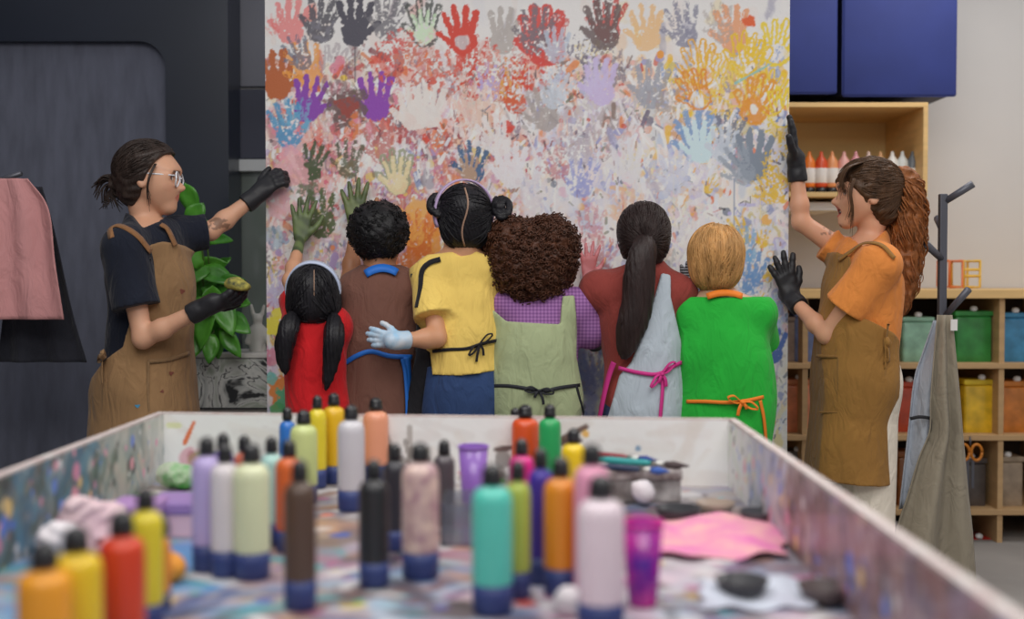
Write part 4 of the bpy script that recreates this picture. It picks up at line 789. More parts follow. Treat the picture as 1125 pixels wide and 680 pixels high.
bottle(85, 606, 750, 56, 'c9a81e', 'yellow paint bottle at front left, between the amber and red-orange ones')
bottle(135, 588, 725, 50, 'b8371c', 'translucent red-orange paint bottle at the front left corner')
bottle(161, 560, 692, 38, 'c2b22a', 'slim lemon yellow bottle behind the red-orange one at front left')
bottle(178, 590, 668, 20, 'c87a2a', 'small orange bottle peeking out right of the lemon yellow one')
bottle(228, 500, 626, 33, 'a596c2', 'lavender paint bottle at the left of the white and cream pair')
bottle(248, 508, 632, 32, 'c4bdc0', 'off-white paint bottle squeezed between lavender and pale lime ones')
bottle(277, 508, 634, 40, 'c3c7a4', 'pale lime paint bottle in front of a mint one, left of centre')
bottle(246, 494, 592, 24, '6a5a9a', 'violet bottle behind the lavender and off-white ones'); bottle(269, 496, 585, 22, 'c46a52', 'coral bottle just showing behind the pale lime one'); bottle(299, 498, 596, 24, '9ec4bc', 'mint bottle half hidden behind the pale lime one')
bottle(318, 502, 605, 30, 'c05a26', 'burnt orange bottle half hidden behind the dark brown one'); bottle(330, 528, 668, 36, '4c3a30', 'dark brown paint bottle standing alone at left centre front')
bottle(316, 462, 535, 18, '2a66b0', 'slim bright blue bottle at the back beneath the red-shirted child'); bottle(334, 466, 552, 30, 'b4be7e', 'pale green bottle at the back left, in front of the blue one'); bottle(349, 449, 535, 20, 'c9b62c', 'narrow yellow bottle at the back between green and golden ones'); bottle(367, 446, 530, 25, 'c9a01e', 'golden yellow bottle with navy band at the back'); bottle(386, 461, 560, 30, 'b7b5ba', 'silver-grey bottle with black cap in the back group'); bottle(413, 451, 528, 28, 'cc8a6c', 'salmon peach bottle at the back right of the silver-grey one')
bottle(411, 526, 643, 34, '222225', 'glossy black bottle with navy band at tray centre'); bottle(434, 506, 604, 26, '2a2930', 'second black bottle, half hidden by the marbled pink one'); bottle(462, 507, 634, 41, 'd6bcae', 'cream bottle marbled with mauve paint stains right of the black ones', col2='8a5f74')
bottle(566, 462, 526, 17, '2a3aa8', 'cobalt blue bottle behind the orange-red one at the back'); bottle(577, 459, 532, 30, 'c0481e', 'orange-red bottle at the back left of the green one'); bottle(604, 459, 540, 25, '239050', 'emerald green bottle at the back centre'); bottle(573, 500, 590, 28, 'c01e78', 'magenta bottle standing in the middle behind the lime one'); bottle(541, 533, 672, 45, '4fb4a4', 'turquoise bottle with navy band in the centre foreground'); bottle(569, 528, 656, 28, '9aa848', 'olive lime bottle right behind the turquoise one'); bottle(594, 514, 640, 28, '3a2a8a', 'deep indigo bottle between lime and orange ones'); bottle(616, 524, 652, 38, 'c67a20', 'orange bottle with navy band left of the big white one'); bottle(630, 487, 566, 27, 'd0b41c', 'bright yellow bottle with black cap in the middle behind the orange one'); bottle(650, 510, 660, 40, 'cc8aa4', 'rose pink bottle directly behind the big white one', band=False); bottle(660, 547, 694, 52, 'cfc0c8', 'big pale pinkish white bottle at the front right of centre')
for b_, capcol in (('big pale', None),): pass
bottle(488, 500, 575, 24, '4a4348', 'dark stained bottle just right of the marbled cream one', band=False); 
bottle(640, 700, 790, 30, 'cfcacc', 'low white bottle at the very bottom edge before the big white one', band=False) if False else None
# cups
def cup(x, yt, yb, w, col, lab, col2=None):
    c = WZ(x, yb, ZF+.0015); Y = c[1]; r_ = w*Y/FPX/2; H_ = W(x, yt, Y)[2]-c[2]; t = thing('plastic_cup', lab, 'cup', c, 'paint cups')
    MB().lathe([(.0001, .0), (r_*.66, 0), (r_*.7, .004), (r_*.97, H_*.97), (r_*.94, H_*.97), (r_*.66, .008), (.0001, .008)], n=24).build('cup_wall', mat('cup_'+col, col, .25, trans=.1, var=(18, col2) if col2 else (8, .1), coat=.3), t, local=True)
    MB().tube([(r_*.97*cos(a), r_*.97*sin(a), H_*.98) for a in np.linspace(0, 2*pi, 30)], .003, 6, cap=False).build('rim', mat('cup_rim_'+col, col, .3), t, local=True); return t
cup(520, 489, 560, 34, '8a62b4', 'clear purple plastic cup standing between marbled and turquoise bottles'); cup(706, 572, 664, 46, 'c4248c', 'magenta cup streaked with indigo right of the big white bottle', '3a1a86')
# paint brush lying on the rim side, tubs, crumpled tissue, sponges, palettes
def lump(name, lab, cat, c, r_, m, seed, amp=.012, f=60): 
    o = skin_obj(name, [ell(c, r_, None, .03)], .006, m, None, lambda X, Y, Z, D: np.maximum(D+amp*sn(X, Y, Z, f, seed)+amp*.6*np.abs(sn(X, Y, Z, f*2.2, seed+1)), ZF+.002-Z)); return tag(o, lab, cat)
lump('crumpled_tissue', 'crumpled pinkish white tissue behind the red-orange bottle at left', 'tissue', WZ(105, 612, ZF)+UP*.05, (.07, .06, .065), mat('tissue', 'c9b6b6', .8, var=(16, 'b89aa4')), 3, .02)
lump('crumpled_tissue', 'small white tissue ball at the far left edge of the tray above the amber bottle', 'tissue', WZ(62, 625, ZF)+UP*.045, (.04, .04, .045), mat('tissue_white', 'c6c0c4', .8), 4, .014)
lump('sponge', 'pink rounded sponge lying on the far right of the yellow bottle', 'sponge', WZ(652, 566, ZF)+UP*.045, (.042, .036, .045), mat('pink_sponge', 'cc7f9e', .8, var=(25, 'd0a0b0')), 5, .006)
lump('sponge', 'orange paint-soaked sponge beside the lemon yellow bottle at left', 'sponge', WZ(184, 640, ZF)+UP*.03, (.03, .03, .028), mat('orange_sponge', 'c88430', .8), 8, .006)
def tray_box(name, lab, cat, x0, x1, yf, hgt, dep, m, mlid=None, rz=0):
    a, b = WZ(x0, yf, ZF+.002), WZ(x1, yf, ZF+.002); t = thing(name, lab, cat, (a+b)/2); w = (b[0]-a[0])/2
    mb = MB(); mb.box((-w, 0, 0), (w, dep, .006)); mb.box((-w, 0, .006), (w, .005, hgt)); mb.box((-w, dep-.005, .006), (w, dep, hgt)); mb.box((-w, .005, .006), (-w+.005, dep-.005, hgt)); mb.box((w-.005, .005, .006), (w, dep-.005, hgt)); mb.build('tub', m, t, False, local=True)
    if mlid: MB().box((-w-.004, -.004, hgt), (w+.004, dep+.004, hgt+.028), bev=.006).build('lid', mlid, t, False, local=True)
    return t
tray_box('lidded_tub', 'pale pink tub with a lilac lid by the left wall of the tray', 'tub', 160, 226, 590, .045, .12, mat('pale_pink_plastic', 'c9aab6', .4), mat('lilac_plastic', '8a70a4', .4))
tray_box('lidded_tub', 'small mauve-lidded tub behind the crumpled tissue at left', 'tub', 118, 168, 600, .055, .1, mat('mauve_plastic', '9a84a4', .4), mat('mauve_lid', '9a78a8', .4))
tray_box('clear_box', 'clear open box behind the turquoise bottle', 'box', 484, 562, 600, .085, .16, mat('clear_plastic', 'b8bcc4', .1, trans=.9))
def brush(p0, p1, ca, cb, lab, seed):
    p0, p1 = np.array(p0), np.array(p1); t = thing('paint_brush', lab, 'brush', (p0+p1)/2, 'brushes by the back wall of the tray'); q = lambda s: p0+(p1-p0)*s
    MB().tube([q(0), q(.2), q(.55), q(.62)], [.004, .009, .008, .006], 8).build('handle', mat('brush_'+ca, ca, .4), t); MB().tube([q(.62), q(.76)], .0075, 8).build('ferrule', mat('ferrule', 'a8a8a4', .3, metal=.8), t); MB().tube([q(.76), q(.86), q(1)], [.0075, .010, .002], 8).build('bristles', mat('bristle_'+cb, cb, .8), t)
e = lambda x, y, h: WZ(x, y, ZF+h)
brush(e(650, 504, .092), e(757, 512, .088), '2a8a8a', '4a4040', 'teal handled brush lying at the back right, frontmost of three', 1); brush(e(640, 498, .1), e(722, 506, .095), '7a2a32', '2a3a7a', 'dark red handled brush beside the teal one', 2); brush(e(655, 512, .084), e(735, 518, .084), '22304a', '3a5aa0', 'navy handled brush beneath the teal one', 3)
# what the brushes rest on, and the low clutter on the right
tray_box('paint_tin', 'long low grey palette box under the brushes at the back right', 'box', 648, 748, 551, .05, .07, mat('grey_tin', 'a09c9a', .5, var=(22, '5a5250')), mat('stained_lid', 'b0aaa8', .5, var=(26, '5a4a48')))
def sheet(name, lab, x0, x1, y0, y1, m, seed, h0=.004, amp=.012):
    r_ = np.random.RandomState(seed); n = 28; vs = []
    for i_ in range(n):
        for k in range(n):
            a = WZ(x0+(x1-x0)*k/(n-1)+4*sin(i_*.7+seed), y0+(y1-y0)*i_/(n-1)+2*sin(k*.6+seed), ZF); vs.append(a+UP*(h0+amp*(.5+.5*float(sn(a[0], a[1], 0., 38, seed)))))
    mb = MB(); mb.add(vs, [(i_*n+k, i_*n+k+1, (i_+1)*n+k+1, (i_+1)*n+k) for i_ in range(n-1) for k in range(n-1)]); o = mb.build(name, m, None); md = o.modifiers.new('s', 'SOLIDIFY'); md.thickness = .003; return tag(o, lab, 'cloth' if 'cloth' in name else 'paper')
sheet('paint_cloth', 'crumpled pink and magenta stained cloth on the right of the tray floor', 715, 862, 574, 616, mat('pink_stained_cloth', 'c668a0', .7, var=(13, 'd0a09a'), bump=(60, .3)), 3, .004, .02)
sheet('paper_towel', 'pale blue-white paper lying at the front right of the tray', 770, 900, 640, 672, mat('pale_paper', 'b4bcc8', .7, var=(14, '9a9aa8')), 6, .003, .012)
def dish(x, y, w, col, lab, inner):
    c = WZ(x, y, ZF+.002); r_ = w*c[1]/FPX/2; t = thing('paint_dish', lab, 'dish', c, 'round paint dishes'); MB().lathe([(.0001, 0), (r_*.7, 0), (r_, .03), (r_*.96, .031), (r_*.68, .006), (.0001, .006)], n=24).build('dish', mat('dish_'+col, col, .4, coat=.3), t, local=True)
    MB().lathe([(.0001, .012), (r_*.76, .012), (.0001, .0135)], n=20).build('paint_puddle', mat('puddle_'+inner, inner, .25, var=(20, .3)), t, local=True)
dish(745, 572, 52, '26262a', 'black dish of dark paint behind the pink stained cloth', '3a3a40'); dish(786, 566, 44, '8a7a6e', 'brown-grey dish right of the black one', 'c49a86'); dish(832, 576, 40, '3a3a3e', 'smaller black dish near the right wall of the tray', '6a6a74')
dish(815, 655, 60, '2a2a2e', 'black dish at the front right of the tray', '3a2a3a'); dish(905, 662, 58, '4a4040', 'stained dark dish at the front right corner beside the wall', 'b8aeb0'); dish(702, 538, 40, '7a6e66', 'taupe dish behind the magenta cup', 'b8b0a8'); dish(440, 560, 30, '8a8a90', 'grey dish between the black bottles and the marbled one', '6a6a70') if False else None
lump('crumpled_tissue', 'white crumpled tissue at the bottom edge left of the big white bottle', 'tissue', WZ(628, 676, ZF)+UP*.02, (.028, .03, .026), mat('tissue_white', 'c6c0c4', .8), 14, .006)
lump('crumpled_tissue', 'crumpled white tissue by the brown-grey dish at the back right', 'tissue', WZ(706, 556, ZF)+UP*.03, (.03, .03, .03), mat('tissue_white', 'c6c0c4', .8), 15, .01)
lump('crumpled_tissue', 'crumpled green and white tissue at the back left corner of the tray', 'tissue', WZ(196, 538, ZF)+UP*.035, (.06, .04, .04), mat('tissue_green', 'b4b4a8', .8, var=(26, '3f8a40')), 16, .014)
# ================================================================ the two grown-ups
def hair_mat(n, h, **k):
    kk = dict(HAIRK); kk.update(k); return mat(n, h, var=(40, .35), **kk)
glove_black = mat('black_glove', '202024', .5, bump=(60, .3, .003), spec=.4)
# ---- woman on the left, facing right
Y0 = 4.2; J = lambda x, y, d=0.: W(x, y, Y0+d)
j = dict(F=V(.9, -.43, 0), head=J(166, 196, .0), hf=V(.985, .1, -.06), hu=V(.06, 0, 1), H=.238, headb=J(159, 214), neck=J(160, 250, .01),
         shR=J(138, 272, -.15), shL=J(198, 258, .12), elR=J(157, 372, -.19), wrR=J(226, 337, -.21), elL=J(231, 254, .16), wrL=J(283, 214, .23),
         chest=J(163, 304), chest_r=(.155, .112, .17), waist=J(159, 370), waist_r=(.13, .10), pelvis=J(158, 420), pelvis_r=(.165, .118, .12))
j['handR'] = (V(.95, 0, .28), V(.15, .55, .8), V(0, .9, .5), .165, dict(spread=.12, curl=.42, thumb_out=.5))
j['handL'] = (V(.72, .1, .68), V(.25, 1, -.3), V(-.6, .2, .6), .17, dict(spread=.14, curl=.62, thumb_out=.5))
D = body_prims(j, .86)
fl = D['foL']
def ext(P, col):
    c = W(238, 245, Y0+.12); q = P-c; m = ((q[:, 0]/.035)**2+((q[:, 2])/.022)**2 < 1+.5*sn(P[:, 0], P[:, 1], P[:, 2], 160, 5)) & (sn(P[:, 0], P[:, 1], P[:, 2], 240, 8) > -.25)
    col = col.copy(); col[m] = col[m]*.45; return col
lw = thing('person', 'woman in black tee, brown apron and clear glasses reaching a black glove to the board', 'person', (j['pelvis'][0], Y0, 0))
skin = vcmat('skin', .5, sss=.06, bump=(300, .08, .002))
skin_obj('body', allp(D), .0042, skin, lw, colf=skin_colour(j, 'bd8f74', 'a65a50', '2a1c18', ext))
# hair
hm = hair_mat('dark_brown_hair', '2e2420')
cap = skull(j['head'], j['hf'], j['hu'], j['H'], .018)
hp = outline([(124, 180), (136, 158), (158, 149), (180, 153), (191, 168), (184, 172), (177, 180), (171, 190), (166, 202), (160, 216), (152, 226), (142, 230), (132, 222), (122, 206)], Y0)
bun = [ell(J(148, 210), (.055, .075, .06), None, .05), ell(J(122, 201), (.036, .036, .034), None, .02), ell(J(128, 199), (.03, .03, .026), None, .02)]
ho = skin_obj('hair', cap+bun, .004, hm, lw, cut(hp, .004, (150, 150, 150), 4))
bunpt = J(130, 202)
def keep_poly(hp, g=.004): return lambda q: sdpoly(q[:, 0], q[:, 2], hp) < -g+.004
s0 = sphere_seeds(j['head'], .12, 600, 3)
strands('hair_strands', cap, s0, lambda P: bunpt-P, hm, ho, n=13, step=.014, keep=keep_poly(hp), seed=2)
mb = MB(); rr = np.random.RandomState(5)
for i in range(46):
    a = rr.rand()*6.28; p = J(122, 201)+V(cos(a)*.03, (rr.rand()-.5)*.05, sin(a)*.03); q = J(122, 201)+V(cos(a+.6)*.05-.006, (rr.rand()-.5)*.06, sin(a+.6)*.05-.008)
    mb.tube(spline([J(130, 200), p, q+V(-.004, 0, -.012)*(1+rr.rand()*2)], 8), [.003, .003, .001], 5)
for i in range(16): mb.tube(spline([J(124, 206), J(122+rr.randn()*4, 214+rr.randn()*3), J(120+rr.randn()*7, 226+rr.randn()*5)], 8), [.0035, .003, .001], 5)
mb.build('hair_bun', hm, ho)
mb = MB()
for i in range(16): x = rr.randn()*1.1; mb.tube(spline([J(171+x, 180, -.082), J(165+x, 192, -.1), J(162+x*.8, 206, -.098+rr.randn()*.003), J(164+x*1.8, 222+rr.randn()*5, -.085)], 10), [.0014, .0013, .0006], 5)
mb.build('side_lock', hm, ho)
# glasses
gm = mat('clear_frame', 'c9ccd2', .2, spec=.8)
R = frame(j['hf'], j['hu']); q = lambda x, y, z: j['head']+j['H']*(x*R[0]+y*R[1]+z*R[2]); mb = MB()
for s in (1, -1):
    t = np.linspace(0, 2*pi, 25); mb.tube([q(.42-.02*abs(sin(a)), s*(.16+.13*cos(a)), .0+.11*sin(a)) for a in t], .0034, 6, cap=False)
    mb.tube([q(.39, s*.275, .05), q(.2, s*.33, .05), q(-.02, s*.355, .05), q(-.08, s*.345, -.02)], .0026, 6)
mb.tube([q(.41, .035, .02), q(.445, 0, .03), q(.41, -.035, .02)], .0028, 6); mb.build('glasses', gm, lw)
# clothes
tee = cloth('black_tee_cloth', '161a26', rough=.9)
tp = infl(D['torso'], .013)+[cone(j['neck']-UP*.01, j['neck']+nrm(V(-.05, 0, 1))*.03, .07, .062, .03)]+sleeve(j, 'R', .66, .078, .082)+sleeve(j, 'L', .85, .064, .062)
mp_ = outline([(90, 238), (140, 234), (150, 238), (168, 252), (178, 244), (200, 205), (300, 190), (300, 400), (235, 440), (90, 440)], Y0)
skin_obj('t_shirt', tp, .006, tee, lw, cut(mp_, .0045, (38, 38, 22), 3))
jean = cloth('faded_denim', '5d6f92')
skin_obj('jeans', infl(D['legL']+D['legR'], .008)+infl(D['torso'][1:3], .006), .009, jean, lw, cut(outline([(80, 400), (240, 400), (240, 680), (80, 680)], Y0), .003))
ap = cloth('brown_canvas', '826546', .13)
sk = [cone(J(160, 372), J(161, 485), .160, .19, .05, flat=(nrm(V(.43, .9, 0)), 1.08)), cone(J(161, 485), J(162, 560), .178, .186, .02)]
ax = np.array([np.cross(nrm(j['F']), UP), nrm(j['F']), UP])
apn = infl(D['torso'], .024)+sk+[ell(J(170, 330)+nrm(j['F'])*.03, (.13, .095, .15), ax, .06)]
bib = outline([(158, 283), (170, 274), (187, 266), (198, 268), (213, 285), (220, 345), (222, 400), (220, 560), (100, 560), (103, 440), (114, 412), (132, 392), (152, 378), (160, 345), (162, 310)], Y0)
apo = skin_obj('apron', apn, .006, ap, lw, cut(bib, .0055, (26, 26, 9), 12))
for pl in ([(123, 262), (122, 252), (132, 249), (150, 259), (165, 277)], [(176, 247), (184, 253), (192, 270)]): mb = MB(); band_on(mb, tp+apn[:3]+D['neck'], pl, .022, .004); mb.build('apron_strap', cloth('apron_strap_leather', '7a5638'), apo)
mb = MB(); P, N = hits(apn, [(163, 284)], .003); mb.lathe([(.0001, -.006), (.008, -.005), (.009, 0), (.008, .005), (.0001, .006)], P[0], 12); mb.build('strap_button', mat('black_button', '1a1a1c', .4), apo)
mb = MB(); band_on(mb, apn, [(163, 397), (163, 440), (166, 470)], .008, .001); band_on(mb, apn, [(163, 397), (185, 395), (208, 388)], .014, .001)
mb.build('pocket', cloth('apron_pocket_canvas', '7a6044'), apo)
for x, y, r in ((151, 446, .008), (200, 320, .012), (196, 345, .01), (188, 410, .009), (178, 430, .007)):
    P, N = hits(apn, [(x, y)], .0015); n = N[0]; u = nrm(np.cross(n, UP)); w = np.cross(u, n)
    mb = MB(); mb.add([P[0]+(u*cos(a)+w*sin(a)*.7)*r*(1+.3*sin(3*a+x)) for a in np.linspace(0, 2*pi, 12, endpoint=False)], [tuple(range(12))]); mb.build('paint_spot', mat('spot_blue', '3b7a9a') if x == 151 else mat('spot_dark_red', '6a3a2e'), apo)
hb, nb = hits(apn, [(116, 392)], .004); mb = MB(); bow(mb, hb[0], nb[0]*.5+V(-.8, 0, 0), V(.3, .9, -.2), .07, .018, (1.1, 1.4)); mb.build('waist_tie', ap, apo)
def gloves(j, D, h, m, parent, name='glove', ks='LR', cuff=.06, g=.0035, r=.034):
    for k in ks:
        d = nrm(np.array(j['el'+k])-j['wr'+k]); w = np.array(j['wr'+k])
        skin_obj(name, infl(D['hand'+k], g)+[cone(w-d*.03, w+d*cuff*.6, r, r, .02), cone(w+d*cuff*.5, w+d*cuff, r, r+.002, .01, cap=True)], h, m, parent, folds(.0012, 150, 2))
gloves(j, D, .003, glove_black, lw)
def shoes(D, r, h):
    for k in 'LR': skin_obj('shoe', infl(D['foot'+k], .009), .007, mat('shoe_'+h, h, .5), r)
shoes(D, lw, '2a2a2e')
spP = W(258, 312, Y0-.22)
o = skin_obj('paint_sponge', [ell(spP, (.035, .03, .022), None, .01), ell(spP+V(.025, 0, -.01), (.03, .028, .016), None, .01)], .004, mat('yellow_paint_sponge', 'a59a45', .8, var=(60, '3a3f2a')), None, folds(.004, 120, 6))
tag(o, 'yellow and green paint-soaked sponge held in the black glove above the plant', 'sponge')

# ---- woman on the right, facing left
Y0 = 4.3; J = lambda x, y, d=0.: W(x, y, Y0+d)
j = dict(F=V(-.93, -.34, 0), head=J(951, 214), hf=V(-.985, .1, .02), hu=V(.02, 0, 1), H=.24, headb=J(959, 232), neck=J(955, 270, .01), smile=1.,
         shL=J(966, 290, -.15), shR=J(926, 276, .14), elL=J(908, 368, -.06), wrL=J(869, 327, .13), elR=J(880, 244, .16), wrR=J(875, 182, .16),
         chest=J(949, 322), chest_r=(.148, .112, .165), waist=J(948, 372), waist_r=(.125, .10), pelvis=J(942, 420), pelvis_r=(.16, .12, .12))
j['handL'] = (V(-.28, .02, 1), V(0, 1, .0), V(1, 0, .2), .175, dict(spread=.26, curl=.03, thumb_out=.5))
j['handR'] = (V(-.12, -.02, 1), V(-1, .2, -.1), V(-.3, -1, .1), .185, dict(spread=.1, curl=.05, thumb_out=1.2))
D = body_prims(j, .84)
def ext(P, col):
    c = W(908, 253, Y0+.1); q = P-c; m = (((q[:, 0])/.03)**2+((q[:, 2])/.018)**2 < 1+.6*sn(P[:, 0], P[:, 1], P[:, 2], 160, 5)) & (sn(P[:, 0], P[:, 1], P[:, 2], 240, 8) > .05)
    col = col.copy(); col[m] = col[m]*.5; return col
rw = thing('person', 'smiling woman in orange tee and brown apron with long curly ponytail', 'person', (j['pelvis'][0], Y0, 0))
skin_obj('body', allp(D), .0042, skin, rw, colf=skin_colour(j, 'c08e72', 'a8524c', '3a2418', ext))
hm = hair_mat('warm_brown_hair', '46301f')
cap = skull(j['head'], j['hf'], j['hu'], j['H'], .018)
hp = outline([(920, 200), (923, 186), (934, 176), (955, 171), (975, 175), (990, 188), (994, 205), (991, 222), (986, 240), (978, 254), (966, 254), (961, 247), (956, 238), (949, 234), (944, 224), (939, 216), (934, 210), (929, 208), (925, 204)], Y0)
cap += [ell(J(968, 232), (.055, .075, .06), None, .05)]
ho = skin_obj('hair', cap+[ell(J(986, 203), (.03, .03, .03), None, .02)], .004, hm, rw, cut(hp, .004, (150, 150, 150), 4))
pt = J(988, 203)
s0 = sphere_seeds(j['head'], .12, 600, 4)
strands('hair_strands', cap, s0, lambda P: pt-P, hm, ho, n=13, step=.014, keep=keep_poly(hp), seed=2)
mb = MB(); rr = np.random.RandomState(8)
for i in range(40):
    y = -.02-.1*rr.rand(); x = rr.randn()*1.5; mb.tube(spline([J(948+x, 178, y*.6), J(932+x, 184, y), J(925+x, 196, y), J(926+rr.randn()*3, 210+rr.randn()*4, y)], 9), [.0022, .0019, .0007], 5)
for i in range(18): x = rr.randn()*1.5; mb.tube(spline([J(938+x, 196, -.095), J(934+x, 212, -.1), J(936+x, 228, -.092), J(934+x*2, 244+rr.randn()*6, -.08)], 9), [.0016, .0013, .0006], 5)
mb.build('bangs', hm, ho)
cu = hair_mat('curly_brown_hair', '7c4a26', stretch=(1, 1, 1))
cl = spline([J(984, 204), J(994, 197), J(997, 225), J(996, 265), J(993, 310), J(987, 352)], 40); wd = np.interp(np.linspace(0, 1, 40), [0, .12, .3, .55, .8, 1], [.018, .038, .06, .068, .055, .012])
pv = [cone(cl[i], cl[i+3], wd[i]*.8, wd[min(39, i+3)]*.8, .02) for i in range(0, 37, 3)]
def curlpost(X, Y, Z, D): return D+.008*np.abs(sn(X, Y, Z, 95, 9))-.006+.004*sn(X, Y, Z, (160, 160, 160), 3)
po = skin_obj('ponytail', pv, .004, cu, ho, curlpost)
mb = MB()
for i in range(150):
    a0 = rr.rand()*6.28; rad = .35+.7*rr.rand()**.5; s_, e_ = int(rr.rand()*16), 24+int(rr.rand()*16); ph = rr.rand()*6.28; fr = 1.0+.5*rr.rand(); am = .009+.006*rr.rand(); Q = []
    for i_ in range(s_, e_):
        w_ = wd[i_]*rad; t = i_*.62*fr+ph; Q.append(cl[i_]+V(cos(a0)*w_+am*cos(t), sin(a0)*w_+am*sin(t), .004*sin(t)))
    mb.tube(spline(Q, len(Q)*2), [.003, .0036, .0028, .0012], 4)
mb.build('ponytail_curls', cu, po, fix=False)
tee = cloth('orange_tee_cloth', 'cb7d3c', .08)
tp = infl(D['torso'], .014)+[cone(j['neck']-UP*.02, j['neck']+V(.0, 0, 1)*.02, .07, .064, .03)]+sleeve(j, 'L', .62, .074, .084)+sleeve(j, 'R', .35, .07, .075)
mp_ = outline([(1000, 240), (975, 250), (958, 262), (938, 272), (926, 243), (915, 243), (880, 260), (880, 420), (1000, 420)], Y0)
skin_obj('t_shirt', tp, .006, tee, rw, cut(mp_, .0045, (38, 38, 24), 7))
tro = cloth('white_cotton', 'cfc6b8', .06)
legs = [cone(J(938, 420, .04), J(931, 690, .04), .105, .1, .05), cone(J(956, 420, -.06), J(950, 690, -.05), .1, .095, .05)]
skin_obj('trousers', legs+infl(D['torso'][1:3], .008), .008, tro, rw, cut(outline([(800, 395), (1000, 395), (1000, 672), (800, 672)], Y0), .005, (50, 50, 6), 3))
ap = cloth('tan_canvas', '85602f', .12)
sk = [cone(J(940, 372), J(931, 528), .14, .165, .06, flat=(V(0, 1, 0), 1.18))]
apn = infl(D['torso'], .026)+sk
bib = outline([(906, 282), (916, 276), (926, 283), (926, 300), (933, 325), (932, 346), (948, 354), (968, 364), (976, 372), (974, 420), (970, 527), (890, 521), (898, 440), (898, 378), (900, 345)], Y0)
apo = skin_obj('apron', apn, .006, ap, rw, cut(bib, .004, (26, 26, 8), 15))
mb = MB(); band_on(mb, tp+apn[:3], [(922, 286), (935, 277), (950, 268), (968, 270), (982, 284)], .016, .004); mb.build('apron_strap', ap, apo)
hb, nb = hits(apn, [(971, 376)], .006); mb = MB(); bow(mb, hb[0], nb[0]*.4+V(.7, -.3, 0), V(.6, -.5, -.3), .065, .024, (1.1, 1.4)); mb.build('waist_tie', ap, apo)
mb = MB(); band_on(mb, apn, [(897, 391), (920, 392)], .012, .001); band_on(mb, apn, [(921, 391), (921, 452)], .006, .001); band_on(mb, apn, [(900, 453), (921, 453)], .006, .001)
mb.build('pocket', cloth('tan_pocket_canvas', '7c5a2e'), apo)
gloves(j, D, .003, glove_black, rw); shoes(D, rw, 'b8b4ae')
# ================================================================ six children with their backs to us
black_hair = hair_mat('black_hair', '17161a'); tiecol = {}
def kid(label, Y0, hd, H, neck, shL, shR, elL, wrL, elR, wrR, chest, cr, waist, wr_, pelvis, pr, tone, hf=V(0, 1, 0), hu=UP, handL=None, handR=None, s=.8, extra=None, F=V(0, 1, 0)):
    J = lambda x, y, d=0.: W(x, y, Y0+d)
    j = dict(F=F, head=J(*hd), hf=hf, hu=hu, H=H, headb=J(hd[0], hd[1]+14), neck=J(*neck), shL=J(*shL), shR=J(*shR), elL=J(*elL), wrL=J(*wrL), elR=J(*elR), wrR=J(*wrR),
             chest=J(*chest), chest_r=cr, waist=J(*waist), waist_r=wr_, pelvis=J(*pelvis), pelvis_r=pr, handL=handL, handR=handR)
    D = body_prims(j, s); r = thing('person', label, 'person', (j['pelvis'][0], Y0, 0))
    skin_obj('body', allp(D), .005, skin, r, colf=skin_colour(j, tone, 'a65a50', '2a1c18', extra))
    shoes(D, r, '3a3a40')
    return J, j, D, r
flat_hand = lambda dx, th, L=.145, **k: (V(dx, .12, 1), V(0, 1, -.1), V(th, 0, .1), L, dict(dict(spread=.24, curl=.03, thumb_out=.9), **k))
down_hand = (V(0, 1, .3), V(0, .3, -1), V(1, 0, 0), .13, dict(spread=.1, curl=.3))
def painted(zpx, Y, c1, c2, xr):
    z0 = W(0, zpx, Y)[2]; xa, xb = W(xr[0], 0, Y)[0], W(xr[1], 0, Y)[0]
    def f(P, col):
        n = sn(P[:, 0], P[:, 1], P[:, 2], 90, 4); m = (P[:, 1] > Y-.16) & (P[:, 2] > z0+.012*n) & (P[:, 0] > xa) & (P[:, 0] < xb); col = col.copy()
        mix = np.clip(.5+.8*sn(P[:, 0], P[:, 1], P[:, 2], 120, 9), 0, 1)[:, None]; c = np.array(A(c1))*(1-mix)+np.array(A(c2))*mix; col[m] = c[m]; return col
    return f
def hairband(mb, c, fwd, up, H, g, w, tilt=0.):
    R = frame(fwd, up); P, N = [], []
    for a in np.linspace(-.15*pi, 1.15*pi, 30):
        n = cos(a)*R[1]*1+sin(a)*(R[2]*cos(tilt)+R[0]*sin(tilt)); p = np.array(c)+H*(-.02*R[0]+.13*R[2])+R[1]*cos(a)*(.335*H+g)+(R[2]*cos(tilt)+R[0]*sin(tilt))*sin(a)*(.37*H+g); P.append(p); N.append(n)
    mb.ribbon(P, N, w, .006)
def trousers(r, D, h, name='trousers', top=None, J=None, m=None):
    skin_obj(name, infl(D['legL']+D['legR'], .012)+infl(D['torso'][2:3], .008), .009, m or cloth(name+'_'+h, h), r, folds(.003, (40, 40, 12), 4))

# 1 -- red shirt, two long pigtails
Y1 = 4.02
J, j, D, r = kid('smallest child in red with two long black pigtails and a pale blue headband', Y1, (345, 327), .205, (346, 358), (329, 357), (367, 357), (319, 308, .2), (330, 264, .41), (366, 395, .1), (366, 385, .28),
    (347, 385), (.082, .075, .125), (348, 425), (.08, .075), (349, 460), (.09, .085, .1), 'b98a6c', handL=flat_hand(.06, 1, .172), handR=down_hand, s=.68, extra=painted(282, 4.5, '3e4a30', '5f6e44', (300, 365)))
cap = skull(j['head'], j['hf'], j['hu'], j['H'], .016)
R = frame(j['hf'], j['hu'])
ho = skin_obj('hair', cap+[ell(J(345, 340, -.03), (.085, .075, .06), None, .05)], .004, black_hair, r, lambda X, Y, Z, Dd: np.maximum(Dd+.0015*np.sin(600*X+40*Z), (Y-(Y1+.05))))
xm = J(345, 0)[0]; pl_, pr_ = J(321, 350, -.06), J(368, 352, -.06)
